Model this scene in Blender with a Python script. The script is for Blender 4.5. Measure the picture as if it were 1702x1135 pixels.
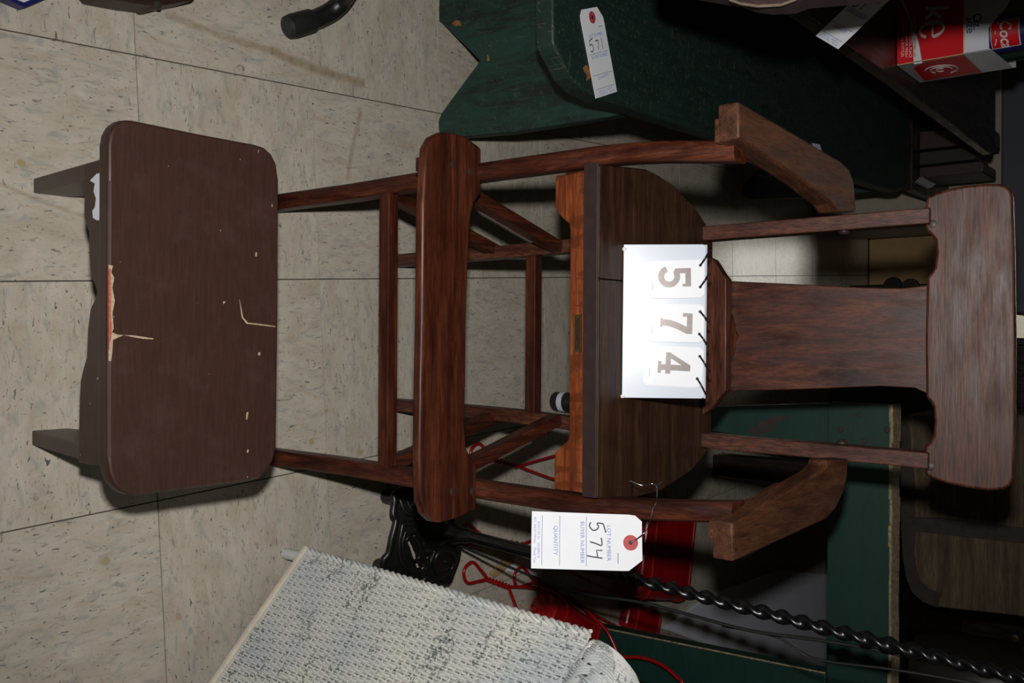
import bpy, bmesh, math, random
from mathutils import Vector, Matrix
random.seed(7)
S = bpy.context.scene
C = S.collection
for o in list(bpy.data.objects): bpy.data.objects.remove(o)
R = math.radians
# ------------------------------------------------------------------ camera (held sideways: world up is image right)
FPX, PITCH, ROLL, CAMH = 1590.0, R(38.35), R(0.33), 1.206
fw = Vector((0, math.cos(PITCH), -math.sin(PITCH)))
r0 = Vector((1, 0, 0)); u0 = r0.cross(fw)
RT = r0*math.cos(ROLL) + u0*math.sin(ROLL)
UP = -r0*math.sin(ROLL) + u0*math.cos(ROLL)
EYE = Vector((0, 0, CAMH))
cd = bpy.data.cameras.new('camera'); cd.sensor_width = 36; cd.sensor_fit = 'HORIZONTAL'
cd.lens = FPX/1702*36; cd.clip_start = 0.02; cd.clip_end = 60
cam = bpy.data.objects.new('camera', cd); C.objects.link(cam)
m = Matrix.Identity(4)
for i in range(3):
    m[i][0] = UP[i]; m[i][1] = -RT[i]; m[i][2] = -fw[i]; m[i][3] = EYE[i]
cam.matrix_world = m
S.camera = cam
S.view_settings.view_transform = 'Standard'; S.view_settings.look = 'None'
S.view_settings.exposure = 0.0; S.view_settings.gamma = 1.0; S.view_settings.use_curve_mapping = False
# ------------------------------------------------------------------ light: dim room, one camera flash on the left of the lens
w = bpy.data.worlds.new('room_ambient'); S.world = w; w.use_nodes = True
bg = w.node_tree.nodes['Background']; bg.inputs[0].default_value = (1.0, 0.86, 0.55, 1); bg.inputs[1].default_value = 0.010
ld = bpy.data.lights.new('camera_flash', 'SPOT'); ld.spot_size = R(100); ld.spot_blend = 1.0; ld.shadow_soft_size = 0.016
ld.energy = 62.0; ld.color = (1.0, 0.985, 0.96)
flash = bpy.data.objects.new('camera_flash', ld); C.objects.link(flash)
fm = m.copy(); fp = EYE - RT*0.095 - fw*0.0
for i in range(3): fm[i][3] = fp[i]
flash.matrix_world = fm

def at(x, y, plane='z', val=0.0):
    """point of the place seen at photo position (x, y), on the plane z / y / x = val"""
    d = fw + UP*((x-851.0)/FPX) + RT*((y-567.5)/FPX)
    i = 'xyz'.index(plane); t = (val-EYE[i])/d[i]
    return EYE + d*t
def atp(x, y, p0, n):
    d = fw + UP*((x-851.0)/FPX) + RT*((y-567.5)/FPX)
    n = Vector(n); t = (Vector(p0)-EYE).dot(n)/d.dot(n)
    return EYE + d*t
V = Vector
# ------------------------------------------------------------------ materials
def nt(name):
    mt = bpy.data.materials.new(name); mt.use_nodes = True
    t = mt.node_tree; b = t.nodes['Principled BSDF']
    return mt, t, b
def N(t, kind, **kw):
    n = t.nodes.new(kind)
    for k, v in kw.items():
        if k.startswith('i_'): n.inputs[k[2:].replace('_', ' ')].default_value = v
        else: setattr(n, k, v)
    return n
def L(t, a, b): t.links.new(a, b)
def ramp(t, fac, stops):
    r = t.nodes.new('ShaderNodeValToRGB'); cr = r.color_ramp
    while len(cr.elements) > 1: cr.elements.remove(cr.elements[-1])
    cr.elements[0].position = stops[0][0]; cr.elements[0].color = tuple(stops[0][1])+(1,)
    for p, c in stops[1:]:
        e = cr.elements.new(p); e.color = tuple(c)+(1,)
    L(t, fac, r.inputs[0]); return r.outputs[0]
def mixc(t, fac, a, b, mode='MIX'):
    n = t.nodes.new('ShaderNodeMix'); n.data_type = 'RGBA'; n.blend_type = mode
    for s, v in ((n.inputs[0], fac), (n.inputs[6], a), (n.inputs[7], b)):
        if hasattr(v, 'type') and not isinstance(v, (tuple, list, float)): L(t, v, s)
        else: s.default_value = v if not isinstance(v, (tuple, list)) else tuple(v)+(1,)*(4-len(v))
    return n.outputs[2]
def coords(t, scale, obj=True, loc=(0, 0, 0)):
    tc = t.nodes.new('ShaderNodeTexCoord'); mp = t.nodes.new('ShaderNodeMapping')
    mp.inputs['Scale'].default_value = scale; mp.inputs['Location'].default_value = loc
    L(t, tc.outputs['Object'], mp.inputs[0]); return mp.outputs[0]
def noise(t, vec, scale, detail=3, rough=.55, dist=0):
    n = N(t, 'ShaderNodeTexNoise'); n.inputs['Scale'].default_value = scale; n.inputs['Detail'].default_value = detail
    n.inputs['Roughness'].default_value = rough; n.inputs['Distortion'].default_value = dist
    L(t, vec, n.inputs['Vector']); return n.outputs['Fac']
def bump(t, b, h, strength, dist=.001):
    n = t.nodes.new('ShaderNodeBump'); n.inputs['Strength'].default_value = strength; n.inputs['Distance'].default_value = dist
    L(t, h, n.inputs['Height']); L(t, n.outputs[0], b.inputs['Normal'])
AX = {'x': (1, 0, 0), 'y': (0, 1, 0), 'z': (0, 0, 1)}
def stretch(axis, along, across): return tuple(along if AX[axis][i] else across for i in range(3))
def wood(name, axis, dark, mid, light, rough=.38, grain=1.0, fleck=0.0, pore=.5):
    mt, t, b = nt(name)
    n1 = noise(t, coords(t, stretch(axis, 3.5, 60)), grain*1.0, 5, .65, .7)
    n2 = noise(t, coords(t, stretch(axis, 26, 520)), 1.0, 3, .6)
    c = ramp(t, n1, [(.30, dark), (.48, mid), (.68, light)])
    c = mixc(t, ramp(t, n2, [(.38, (pore,)*3), (.56, (0, 0, 0))]), c, tuple(v*.35 for v in dark))
    if fleck:
        n3 = noise(t, coords(t, stretch(axis, 38, 14), loc=(3, 7, 1)), 1.0, 2, .5, 1.2)
        c = mixc(t, ramp(t, n3, [(.5, (0, 0, 0)), (.56, (fleck,)*3)]), c, tuple(v*.55 for v in mid))
    n4 = noise(t, coords(t, stretch(axis, 14, 60)), 1.0, 4, .65)
    c = mixc(t, ramp(t, n4, [(.32, (.5,)*3), (.52, (0, 0, 0))]), c, tuple(v*.5 for v in dark), 'MIX')
    L(t, c, b.inputs['Base Color'])
    L(t, ramp(t, n4, [(.3, (rough-.08,)*3), (.7, (rough+.14,)*3)]), b.inputs['Roughness'])
    b.inputs['Specular IOR Level'].default_value = .32
    bump(t, b, n2, .25, .0006)
    return mt
_wc = {}
def W(kind, axis):
    k = (kind, axis)
    if k not in _wc:
        p = dict(oak=((.021, .0050, .0028), (.062, .0140, .0064), (.132, .034, .0125)),
                 apron=((.070, .014, .005), (.165, .037, .010), (.27, .072, .018)),
                 seat=((.022, .0090, .0045), (.046, .0195, .0090), (.080, .036, .0155)),
                 rail=((.040, .0105, .0055), (.086, .0255, .0130), (.140, .047, .0235)),
                 arm=((.036, .011, .0055), (.078, .0265, .0110), (.130, .048, .0185)),
                 weathered=((.055, .036, .020), (.11, .075, .042), (.17, .125, .075)),
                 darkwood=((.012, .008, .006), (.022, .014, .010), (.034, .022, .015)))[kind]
        _wc[k] = wood(kind+'_wood_grain_'+axis, axis, *p, fleck={'apron': .75, 'seat': .25, 'oak': .15}.get(kind, 0),
                      rough={'darkwood': .3, 'weathered': .6, 'rail': .42, 'seat': .42, 'oak': .42, 'arm': .55}.get(kind, .40),
                      pore={'rail': .75, 'oak': .5}.get(kind, .5))
    return _wc[k]
def plain(name, col, rough=.5, metal=0.0, var=.0, spec=.5, vs=40, bmp=0):
    mt, t, b = nt(name)
    b.inputs['Roughness'].default_value = rough; b.inputs['Metallic'].default_value = metal
    b.inputs['Specular IOR Level'].default_value = spec
    n = noise(t, coords(t, (1, 1, 1)), vs, 4, .6)
    a = tuple(max(0, c*(1-var)) for c in col); d = tuple(c*(1+var) for c in col)
    L(t, ramp(t, n, [(.3, a), (.7, d)]), b.inputs['Base Color'])
    if bmp: bump(t, b, n, bmp, .001)
    return mt
def worn_paint(name, base, dark, chip, axis='y', amount=.5, rough=.5, chips=.66, scratch=.5):
    mt, t, b = nt(name)
    n1 = noise(t, coords(t, stretch(axis, 6, 30)), 1.0, 6, .7, .6)
    n2 = noise(t, coords(t, stretch(axis, 25, 140)), 1.0, 4, .6)
    n3 = noise(t, coords(t, (34, 34, 34), loc=(5, 2, 9)), 1.0, 6, .8, .3)
    c = ramp(t, n1, [(.38, dark), (.58, base)])
    c = mixc(t, ramp(t, n2, [(.5, (0, 0, 0)), (.75, (amount,)*3)]), c, tuple(v*1.6+.008 for v in base))
    tc = t.nodes.new('ShaderNodeTexCoord')
    for ang, sc, lo in ((35, (7, 260, 260), .66), (-50, (9, 300, 300), .67), (80, (6, 340, 340), .67), (8, (5, 280, 280), .67)):
        m1 = t.nodes.new('ShaderNodeMapping'); m1.inputs['Rotation'].default_value = (R(ang), R(ang*.6), R(ang)); L(t, tc.outputs['Object'], m1.inputs[0])
        mp = t.nodes.new('ShaderNodeMapping'); mp.inputs['Scale'].default_value = sc; mp.inputs['Location'].default_value = (ang, 2, 1); L(t, m1.outputs[0], mp.inputs[0])
        c = mixc(t, ramp(t, noise(t, mp.outputs[0], 1.0, 2, .5), [(lo, (0, 0, 0)), (lo+.05, (scratch,)*3)]), c, tuple(v*.45+.03 for v in chip))
    c = mixc(t, ramp(t, n3, [(chips, (0, 0, 0)), (chips+.03, (.8,)*3)]), c, chip)
    L(t, c, b.inputs['Base Color']); b.inputs['Roughness'].default_value = rough
    bump(t, b, n2, .2, .0008)
    return mt
M = {}
M['paper'] = plain('white_card', (.72, .73, .76), .6, var=.02)
M['board'] = plain('white_vinyl', (.58, .62, .70), .22, var=.01)
M['card'] = plain('white_laminate', (.82, .83, .86), .18, var=.01)
M['digit'] = plain('flash_washed_print', (.105, .085, .078), .32, metal=.3, var=.12, vs=300)  # glossy black print; its grey-brown flash reflection is mixed into the colour
M['blue_ink'] = plain('blue_ink', (.17, .21, .48), .6)
M['line_ink'] = plain('grey_blue_ink', (.12, .15, .30), .6)
M['black_ink'] = plain('black_ink', (.012, .012, .018), .5)
M['ring_red'] = plain('red_card_ring', (.42, .055, .06), .4, var=.05)
M['steel'] = plain('bright_wire', (.65, .65, .66), .22, metal=1.0)
M['black_wire'] = plain('black_wire', (.015, .012, .02), .25, metal=.3)
M['brass'] = plain('dull_brass', (.10, .065, .03), .45, metal=.8, var=.3, vs=400)
M['brass_rim'] = plain('brass_rim', (.22, .14, .06), .4, metal=.8)
M['plug'] = plain('dark_wood_plug', (.035, .020, .014), .5, var=.2)
M['edge_sheen'] = plain('worn_edge_sheen', (.032, .019, .018), .32, var=.18, vs=60)
M['iron'] = plain('black_cast_iron', (.007, .007, .007), .36, var=.3, bmp=.3, vs=90)
M['iron_pole'] = plain('black_twisted_iron', (.006, .006, .007), .28)
M['rubber'] = plain('black_rubber', (.012, .013, .012), .55, var=.1)
M['tube'] = plain('black_tube_metal', (.008, .009, .008), .4)
M['red'] = plain('glossy_red_paint', (.30, .004, .006), .25, var=.12, vs=25)
M['wicker'] = None
M['cream'] = plain('chipped_cream_paint', (.62, .56, .46), .55, var=.12, vs=60)
M['green_flat'] = worn_paint('green_painted_board', (.0075, .040, .031), (.0060, .033, .025), (.30, .26, .19), 'x', .12, .5, .76, .0)
M['raw_edge'] = plain('chipped_raw_wood', (.28, .215, .12), .8, var=.55, vs=140, bmp=.6)
M['bench'] = worn_paint('dark_green_worn_paint', (.009, .042, .032), (.006, .012, .011), (.18, .15, .10), 'z', .45, .5, .73, .35)
M['bench_top'] = worn_paint('dark_green_worn_seat_paint', (.009, .026, .020), (.007, .017, .014), (.16, .12, .075), 'y', .35, .5, .74, .6)
M['blotch'] = plain('orange_primer', (.26, .10, .03), .7, var=.4, vs=150)
M['cardboard'] = plain('brown_cardboard', (.36, .235, .11), .75, var=.12, vs=12)
M['white_sheet'] = plain('pale_blue_grey_board', (.70, .72, .80), .5, var=.04, vs=6)
M['metal_strip'] = plain('dark_metal_strip', (.030, .021, .015), .7, var=.3)
M['jug'] = plain('dark_stoneware', (.020, .016, .011), .35, var=.2)
M['blue_panel'] = plain('grey_blue_panel', (.075, .08, .11), .6, var=.05)
M['beige'] = plain('beige_panel', (.36, .31, .24), .6, var=.06)
M['wall'] = plain('beige_wall_paint', (.34, .31, .26), .7, var=.04, vs=3)
M['c_red'] = plain('carton_red', (.56, .008, .014), .35, var=.03)
M['c_white'] = plain('carton_white', (.62, .63, .68), .4, var=.02)
M['c_side'] = plain('carton_grey_board', (.30, .29, .28), .6, var=.06)
M['glass'] = plain('dark_green_bottle_glass', (.012, .022, .018), .06, var=.1, spec=.8)
M['navy'] = plain('navy_print', (.012, .012, .10), .4)
M['print_white'] = plain('white_print', (.62, .60, .58), .5)
M['orange_line'] = plain('pale_orange_print', (.70, .42, .22), .5)
M['uphol'] = plain('dark_red_fabric', (.020, .006, .006), .8, var=.7, vs=70, bmp=.4)
M['cream_trim'] = plain('cream_trim', (.12, .085, .055), .7, var=.3, vs=200)
M['brown_box'] = plain('dark_brown_leatherette', (.030, .012, .008), .5, var=.3, vs=30)
M['darkbook'] = plain('dark_olive_cloth', (.022, .017, .010), .7, var=.2)
M['grout'] = plain('dark_seam', (.06, .05, .035), .9, var=.2)
M['concrete'] = plain('far_floor', (.34, .33, .30), .45, var=.06, vs=5)

def stool_paint():
    mt, t, b = nt('brown_stool_paint')
    n1 = noise(t, coords(t, (30, 300, 300)), 1.0, 3, .6)
    n2 = noise(t, coords(t, (28, 28, 28)), 1.0, 5, .7)
    c = ramp(t, n1, [(.3, (.036, .0155, .0105)), (.7, (.050, .0220, .0155))])
    c = mixc(t, ramp(t, n2, [(.50, (0, 0, 0)), (.72, (.35,)*3)]), c, (.075, .042, .034))
    n3 = noise(t, coords(t, (95, 150, 150), loc=(2, 4, 1)), 1.0, 2, .5)
    c = mixc(t, ramp(t, n3, [(.765, (0, 0, 0)), (.785, (1, 1, 1))]), c, (.50, .42, .33))
    L(t, c, b.inputs['Base Color']); b.inputs['Roughness'].default_value = .42
    bump(t, b, n1, .15, .0005); return mt
M['stool'] = stool_paint()
M['bare'] = plain('bare_wood_chip', (.40, .30, .20), .8, var=.3, vs=300)
M['bare_red'] = plain('old_red_paint_chip', (.36, .09, .055), .8, var=.3, vs=300)

def wicker_mat():
    mt, t, b = nt('white_chipped_wicker_paint')
    n1 = noise(t, coords(t, (14, 14, 30)), 1.0, 5, .7, .6)
    n2 = noise(t, coords(t, (220, 220, 220)), 1.0, 3, .6)
    n3 = noise(t, coords(t, (5, 5, 7), loc=(1, 3, 2)), 1.0, 3, .6)
    c = ramp(t, n3, [(.35, (.50, .53, .54)), (.65, (.68, .66, .58))])
    a = N(t, 'ShaderNodeMath', operation='MULTIPLY'); L(t, n1, a.inputs[0]); L(t, n2, a.inputs[1])
    c = mixc(t, ramp(t, a.outputs[0], [(.315, (0, 0, 0)), (.345, (.85,)*3)]), c, (.10, .13, .125))
    L(t, c, b.inputs['Base Color']); b.inputs['Roughness'].default_value = .45; return mt
M['wicker'] = wicker_mat()
M['wicker_dark'] = plain('dark_gap_reed', (.055, .055, .05), .8, var=.3)

def tile_mat():
    mt, t, b = nt('vinyl_tile')
    tc = t.nodes.new('ShaderNodeTexCoord'); oi = t.nodes.new('ShaderNodeObjectInfo')
    mu = N(t, 'ShaderNodeMath', operation='MULTIPLY'); mu.inputs[1].default_value = 37.0; L(t, oi.outputs['Random'], mu.inputs[0])
    ad = N(t, 'ShaderNodeVectorMath', operation='ADD'); L(t, tc.outputs['Object'], ad.inputs[0]); L(t, mu.outputs[0], ad.inputs[1])
    def mp(s, loc=(0, 0, 0)):
        q = t.nodes.new('ShaderNodeMapping'); q.inputs['Scale'].default_value = s; q.inputs['Location'].default_value = loc
        L(t, ad.outputs[0], q.inputs[0]); return q.outputs[0]
    def spots(sc, loc, lo, hi, col, amt, det=3, ds=.8):
        nonlocal c
        k = ramp(t, noise(t, mp(sc, loc), 1, det, .6, ds), [(lo, (0, 0, 0)), (hi, (amt,)*3)])
        c = mixc(t, k, c, col)
    c = ramp(t, noise(t, mp((30, 12, 1)), 1, 6, .7, .8), [(.30, (.43, .37, .290)), (.5, (.505, .452, .372)), (.70, (.575, .518, .438))])
    spots((85, 30, 1), (4, 1, 0), .53, .66, (.33, .335, .315), .65, 5)
    spots((55, 24, 1), (9, 5, 0), .55, .70, (.42, .32, .225), .55, 5)
    spots((130, 38, 1), (1, 9, 0), .60, .68, (.26, .25, .22), .65, 4)
    spots((300, 80, 1), (2, 8, 0), .655, .695, (.085, .085, .08), .85, 2)
    spots((75, 250, 1), (6, 3, 0), .685, .715, (.17, .13, .09), .75, 2)
    spots((140, 60, 1), (3, 3, 0), .725, .75, (.06, .065, .07), .9, 2)
    spots((24, 26, 1), (7, 7, 0), .765, .79, (.36, .25, .08), .6, 1, 0)
    # long brown scuffs worn into the floor, in place coordinates
    ge = t.nodes.new('ShaderNodeNewGeometry')
    def seg(a, bb, wid, fac):
        nonlocal c
        d = (bb-a); ln = d.length; d = d/ln; nrm = V((-d.y, d.x, 0))
        s = N(t, 'ShaderNodeVectorMath', operation='SUBTRACT'); L(t, ge.outputs['Position'], s.inputs[0]); s.inputs[1].default_value = a
        du = N(t, 'ShaderNodeVectorMath', operation='DOT_PRODUCT'); L(t, s.outputs[0], du.inputs[0]); du.inputs[1].default_value = d
        dv = N(t, 'ShaderNodeVectorMath', operation='DOT_PRODUCT'); L(t, s.outputs[0], dv.inputs[0]); dv.inputs[1].default_value = nrm
        wv = N(t, 'ShaderNodeMath', operation='SINE'); ms = N(t, 'ShaderNodeMath', operation='MULTIPLY'); L(t, du.outputs['Value'], ms.inputs[0]); ms.inputs[1].default_value = 22
        L(t, ms.outputs[0], wv.inputs[0])
        ma = N(t, 'ShaderNodeMath', operation='MULTIPLY_ADD'); L(t, wv.outputs[0], ma.inputs[0]); ma.inputs[1].default_value = .003; L(t, dv.outputs['Value'], ma.inputs[2])
        ab = N(t, 'ShaderNodeMath', operation='ABSOLUTE'); L(t, ma.outputs[0], ab.inputs[0])
        k = N(t, 'ShaderNodeMapRange'); L(t, ab.outputs[0], k.inputs[0]); k.inputs[1].default_value = wid; k.inputs[2].default_value = wid*.3; k.inputs[3].default_value = 0; k.inputs[4].default_value = fac
        g = N(t, 'ShaderNodeMath', operation='GREATER_THAN'); L(t, du.outputs['Value'], g.inputs[0]); g.inputs[1].default_value = 0
        h = N(t, 'ShaderNodeMath', operation='LESS_THAN'); L(t, du.outputs['Value'], h.inputs[0]); h.inputs[1].default_value = ln
        p = N(t, 'ShaderNodeMath', operation='MULTIPLY'); L(t, g.outputs[0], p.inputs[0]); L(t, h.outputs[0], p.inputs[1])
        p2 = N(t, 'ShaderNodeMath', operation='MULTIPLY'); L(t, p.outputs[0], p2.inputs[0]); L(t, k.outputs[0], p2.inputs[1])
        br = N(t, 'ShaderNodeMath', operation='MULTIPLY'); L(t, p2.outputs[0], br.inputs[0]); L(t, noise(t, mp((60, 60, 1)), 1, 3), br.inputs[1])
        c = mixc(t, br.outputs[0], c, (.27, .19, .11))
    seg(at(275, 22), at(455, 88), .008, .9); seg(at(450, 84), at(605, 142), .010, 1.3)
    seg(at(600, 185), at(578, 300), .006, .9); seg(at(0, 305), at(150, 360), .004, .7)
    L(t, c, b.inputs['Base Color']); b.inputs['Roughness'].default_value = .30
    b.inputs['Specular IOR Level'].default_value = .40
    return mt
M['tile'] = tile_mat()

# ------------------------------------------------------------------ mesh helpers
ROOT = {}
def thing(name, label, cat, loc, group=None):
    o = bpy.data.objects.new(name, None); C.objects.link(o); o.location = loc; o.empty_display_size = .05
    o['label'] = label; o['category'] = cat
    if group: o['group'] = group
    ROOT[o.name] = V(loc); return o
def finish(bm, name, mat, parent=None, smooth=True, angle=35, loc=None, flat=False, label=None, cat=None, group=None, kind=None):
    bmesh.ops.recalc_face_normals(bm, faces=bm.faces[:])
    org = ROOT[parent.name] if parent else V(loc if loc is not None else (0, 0, 0))
    bmesh.ops.translate(bm, verts=bm.verts[:], vec=-org)
    me = bpy.data.meshes.new(name); bm.to_mesh(me); bm.free()
    if smooth:
        me.polygons.foreach_set('use_smooth', [True]*len(me.polygons)); me.set_sharp_from_angle(angle=R(angle))
        if flat:
            for p_ in me.polygons:
                if p_.area > 2e-4 or len(p_.vertices) > 6: p_.use_smooth = False
    if isinstance(mat, (list, tuple)):
        for q in mat: me.materials.append(q)
    else: me.materials.append(mat)
    o = bpy.data.objects.new(name, me); C.objects.link(o)
    if parent: o.parent = parent
    else: o.location = org
    ROOT[o.name] = org
    if label: o['label'] = label
    if cat: o['category'] = cat
    if group: o['group'] = group
    if kind: o['kind'] = kind
    return o
def do_bevel(bm, off, seg=2, ang=30):
    if off <= 0: return
    bm.normal_update()
    es = [e for e in bm.edges if len(e.link_faces) == 2 and e.calc_face_angle(0) > R(ang)]
    if es: bmesh.ops.bevel(bm, geom=es, offset=off, segments=seg, affect='EDGES', profile=.5, clamp_overlap=True)
def slab_bm(bm, pts, vec):
    """closed outline pts (3D) extruded by vec"""
    vec = V(vec); n = len(pts)
    a = [bm.verts.new(V(p)) for p in pts]; b = [bm.verts.new(V(p)+vec) for p in pts]
    bm.faces.new(a[::-1]); bm.faces.new(b)
    for i in range(n): bm.faces.new((a[i], a[(i+1) % n], b[(i+1) % n], b[i]))
def slab(name, pts, vec, mat, parent=None, bev=.002, seg=2, **kw):
    bm = bmesh.new(); slab_bm(bm, pts, vec)
    bmesh.ops.recalc_face_normals(bm, faces=bm.faces[:]); do_bevel(bm, bev, seg)
    return finish(bm, name, mat, parent, flat=True, **kw)
def box_bm(bm, lo, hi):
    x0, y0, z0 = lo; x1, y1, z1 = hi
    slab_bm(bm, [(x0, y0, z0), (x1, y0, z0), (x1, y1, z0), (x0, y1, z0)], (0, 0, z1-z0))
def box(name, lo, hi, mat, parent=None, bev=.002, **kw):
    bm = bmesh.new(); box_bm(bm, lo, hi); bmesh.ops.recalc_face_normals(bm, faces=bm.faces[:]); do_bevel(bm, bev)
    return finish(bm, name, mat, parent, flat=True, **kw)
def loft_bm(bm, rings, cap=True):
    vs = [[bm.verts.new(V(p)) for p in r] for r in rings]; n = len(vs[0])
    for a, b in zip(vs, vs[1:]):
        for i in range(n): bm.faces.new((a[i], a[(i+1) % n], b[(i+1) % n], b[i]))
    if cap: bm.faces.new(vs[0][::-1]); bm.faces.new(vs[-1])
def rrect(w, d, r, k=3):
    o = []
    for cx, cy, a0 in ((w/2-r, d/2-r, 0), (-w/2+r, d/2-r, 90), (-w/2+r, -d/2+r, 180), (w/2-r, -d/2+r, 270)):
        for i in range(k+1):
            a = R(a0+90*i/k); o.append((cx+r*math.cos(a), cy+r*math.sin(a)))
    return o
def beam(name, p0, p1, w, h, up, mat, parent=None, r=.003, **kw):
    p0, p1 = V(p0), V(p1); d = (p1-p0).normalized(); s = d.cross(V(up)).normalized(); u = s.cross(d)
    sec = rrect(w, h, min(r, w*.45, h*.45), 2); bm = bmesh.new()
    loft_bm(bm, [[p+s*a+u*b for a, b in sec] for p in (p0, p1)])
    return finish(bm, name, mat, parent, flat=True, **kw)
def smooth_path(pts, n=6, closed=False):
    pts = [V(p) for p in pts]; o = []; k = len(pts)
    rng = range(k if closed else k-1)
    for i in rng:
        if closed: p0, p1, p2, p3 = pts[i-1], pts[i], pts[(i+1) % k], pts[(i+2) % k]
        else: p0, p1, p2, p3 = pts[max(i-1, 0)], pts[i], pts[i+1], pts[min(i+2, k-1)]
        for j in range(n):
            t = j/n
            o.append(.5*((2*p1)+(p2-p0)*t+(2*p0-5*p1+4*p2-p3)*t*t+(3*p1-p0-3*p2+p3)*t**3))
    if not closed: o.append(pts[-1])
    return o
def tube_bm(bm, pts, rad, sides=8, closed=False, cap=True):
    pts = [V(p) for p in pts]; n = len(pts)
    rad = rad if isinstance(rad, (list, tuple)) else [rad]*n
    def tan(i):
        if closed: return (pts[(i+1) % n]-pts[i-1]).normalized()
        return (pts[min(i+1, n-1)]-pts[max(i-1, 0)]).normalized()
    t0 = tan(0); nr = t0.orthogonal().normalized(); rings = []
    for i in range(n):
        t = tan(i); nr = (nr-t*nr.dot(t)); nr = nr.normalized() if nr.length > 1e-9 else t.orthogonal().normalized()
        b = t.cross(nr)
        rings.append([pts[i]+(nr*math.cos(2*math.pi*k/sides)+b*math.sin(2*math.pi*k/sides))*rad[i] for k in range(sides)])
    if closed:
        vs = [[bm.verts.new(p) for p in r] for r in rings]
        for i in range(n):
            a, b = vs[i], vs[(i+1) % n]
            for k in range(sides): bm.faces.new((a[k], a[(k+1) % sides], b[(k+1) % sides], b[k]))
    else: loft_bm(bm, rings, cap)
def tube(name, pts, rad, mat, parent=None, sides=8, closed=False, **kw):
    bm = bmesh.new(); tube_bm(bm, pts, rad, sides, closed); return finish(bm, name, mat, parent, angle=60, **kw)
def lathe_bm(bm, prof, o, ax=(0, 0, 1), n=24):
    ax = V(ax).normalized(); e = ax.orthogonal().normalized(); f = ax.cross(e); o = V(o)
    loft_bm(bm, [[o+ax*z+(e*math.cos(2*math.pi*k/n)+f*math.sin(2*math.pi*k/n))*max(r, .0004) for k in range(n)] for r, z in prof])
def lathe(name, prof, o, mat, parent=None, ax=(0, 0, 1), n=24, **kw):
    bm = bmesh.new(); lathe_bm(bm, prof, o, ax, n); return finish(bm, name, mat, parent, **kw)
_tx = {}
def text2d(s, size, align='CENTER', shear=0.0, thick=0.0):
    k = (s, size, align, shear, thick)
    if k in _tx: return _tx[k]
    cu = bpy.data.curves.new('lettering', 'FONT'); cu.body = s; cu.size = size; cu.align_x = align; cu.align_y = 'CENTER'; cu.shear = shear; cu.offset = thick
    cu.resolution_u = 3
    o = bpy.data.objects.new('lettering', cu); C.objects.link(o); bpy.context.view_layer.update()
    dg = bpy.context.evaluated_depsgraph_get(); me = bpy.data.meshes.new_from_object(o.evaluated_get(dg))
    r = ([tuple(v.co)[:2] for v in me.vertices], [tuple(p.vertices) for p in me.polygons])
    bpy.data.objects.remove(o); bpy.data.curves.remove(cu); bpy.data.meshes.remove(me)
    _tx[k] = r; return r
def put2d(bm, vf, fr):
    vs = [bm.verts.new(fr(a, b)) for a, b in vf[0]]
    for f in vf[1]:
        try: bm.faces.new([vs[i] for i in f])
        except ValueError: pass
def lettering(name, items, fr, mat, parent, **kw):
    """items: (text, size, x, y[, align, shear, thick]) on the frame fr(x, y)"""
    bm = bmesh.new()
    for it in items:
        s, size, x, y = it[:4]; v, f = text2d(s, size, *it[4:])
        put2d(bm, ([(a+x, b+y) for a, b in v], f), fr)
    me_o = finish(bm, name, mat, parent, smooth=False, **kw); return me_o
def frame(o, ex, ey, off=0.0):
    o, ex, ey = V(o), V(ex).normalized(), V(ey).normalized(); nz = ex.cross(ey)
    return lambda a, b, c=0.0: o+ex*a+ey*b+nz*(c+off)
def stroke2d(pts, wd):
    v, f = [], []
    for i, p in enumerate(pts):
        a = V(pts[max(i-1, 0)]); b = V(pts[min(i+1, len(pts)-1)]); d = (b-a).normalized(); n = V((-d.y, d.x))*wd/2
        p = V(p); v += [tuple(p+n), tuple(p-n)]
        if i: k = 2*i; f.append((k-2, k-1, k+1, k))
    return v, f
def arc(cx, cy, r, a0, a1, n=8, ry=None):
    ry = ry or r
    return [(cx+r*math.cos(R(a0+(a1-a0)*i/n)), cy+ry*math.sin(R(a0+(a1-a0)*i/n))) for i in range(n+1)]
def lerp(tab, z):
    if z <= tab[0][0]: return tab[0][1]
    for (a, p), (b, q) in zip(tab, tab[1:]):
        if z <= b: return p+(q-p)*(z-a)/(b-a)
    return tab[-1][1]

# ================================================================== SETTING
GA = R(3.45)                        # the tile grid is turned a little against the view
T = .3048
gx = V((math.cos(GA), math.sin(GA), 0)); gy = V((-math.sin(GA), math.cos(GA), 0))
g0 = at(244, 466)                   # a tile corner on the seam under the stool
def G(i, j): return g0+gx*(i*T)+gy*(j*T)
bm = bmesh.new(); box_bm(bm, (-3.6, -1.2, -.05), (3.6, 9.05, -.003))
floor = finish(bm, 'floor', [M['grout']], loc=(0, 0, 0), smooth=False, kind='structure', label='speckled beige vinyl tile floor')
gap = .0009
tme = None
for j in range(-5, 12):
    for i in range(-7, 8):
        c = G(i+.5, j+.5)
        if abs(c.x) > .75+.42*max(c.y, 0): continue
        if tme is None:
            bm = bmesh.new(); h = T/2-gap
            box_bm(bm, (-h, -h, -.003), (h, h, 0)); bmesh.ops.recalc_face_normals(bm, faces=bm.faces[:])
            tme = bpy.data.meshes.new('tile'); bm.to_mesh(tme); bm.free(); tme.materials.append(M['tile'])
        o = bpy.data.objects.new('tile', tme); C.objects.link(o); o.parent = floor
        o.location = c; o.rotation_euler.z = GA+(math.pi/2 if (i+j) % 2 else 0)+(math.pi if random.random() < .5 else 0)
far0 = G(0, 12).y
bm = bmesh.new(); box_bm(bm, (-3.6, 4.35, -.003), (3.6, 9.0, -.0004)); finish(bm, 'far_floor', M['concrete'], floor, smooth=False)
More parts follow.
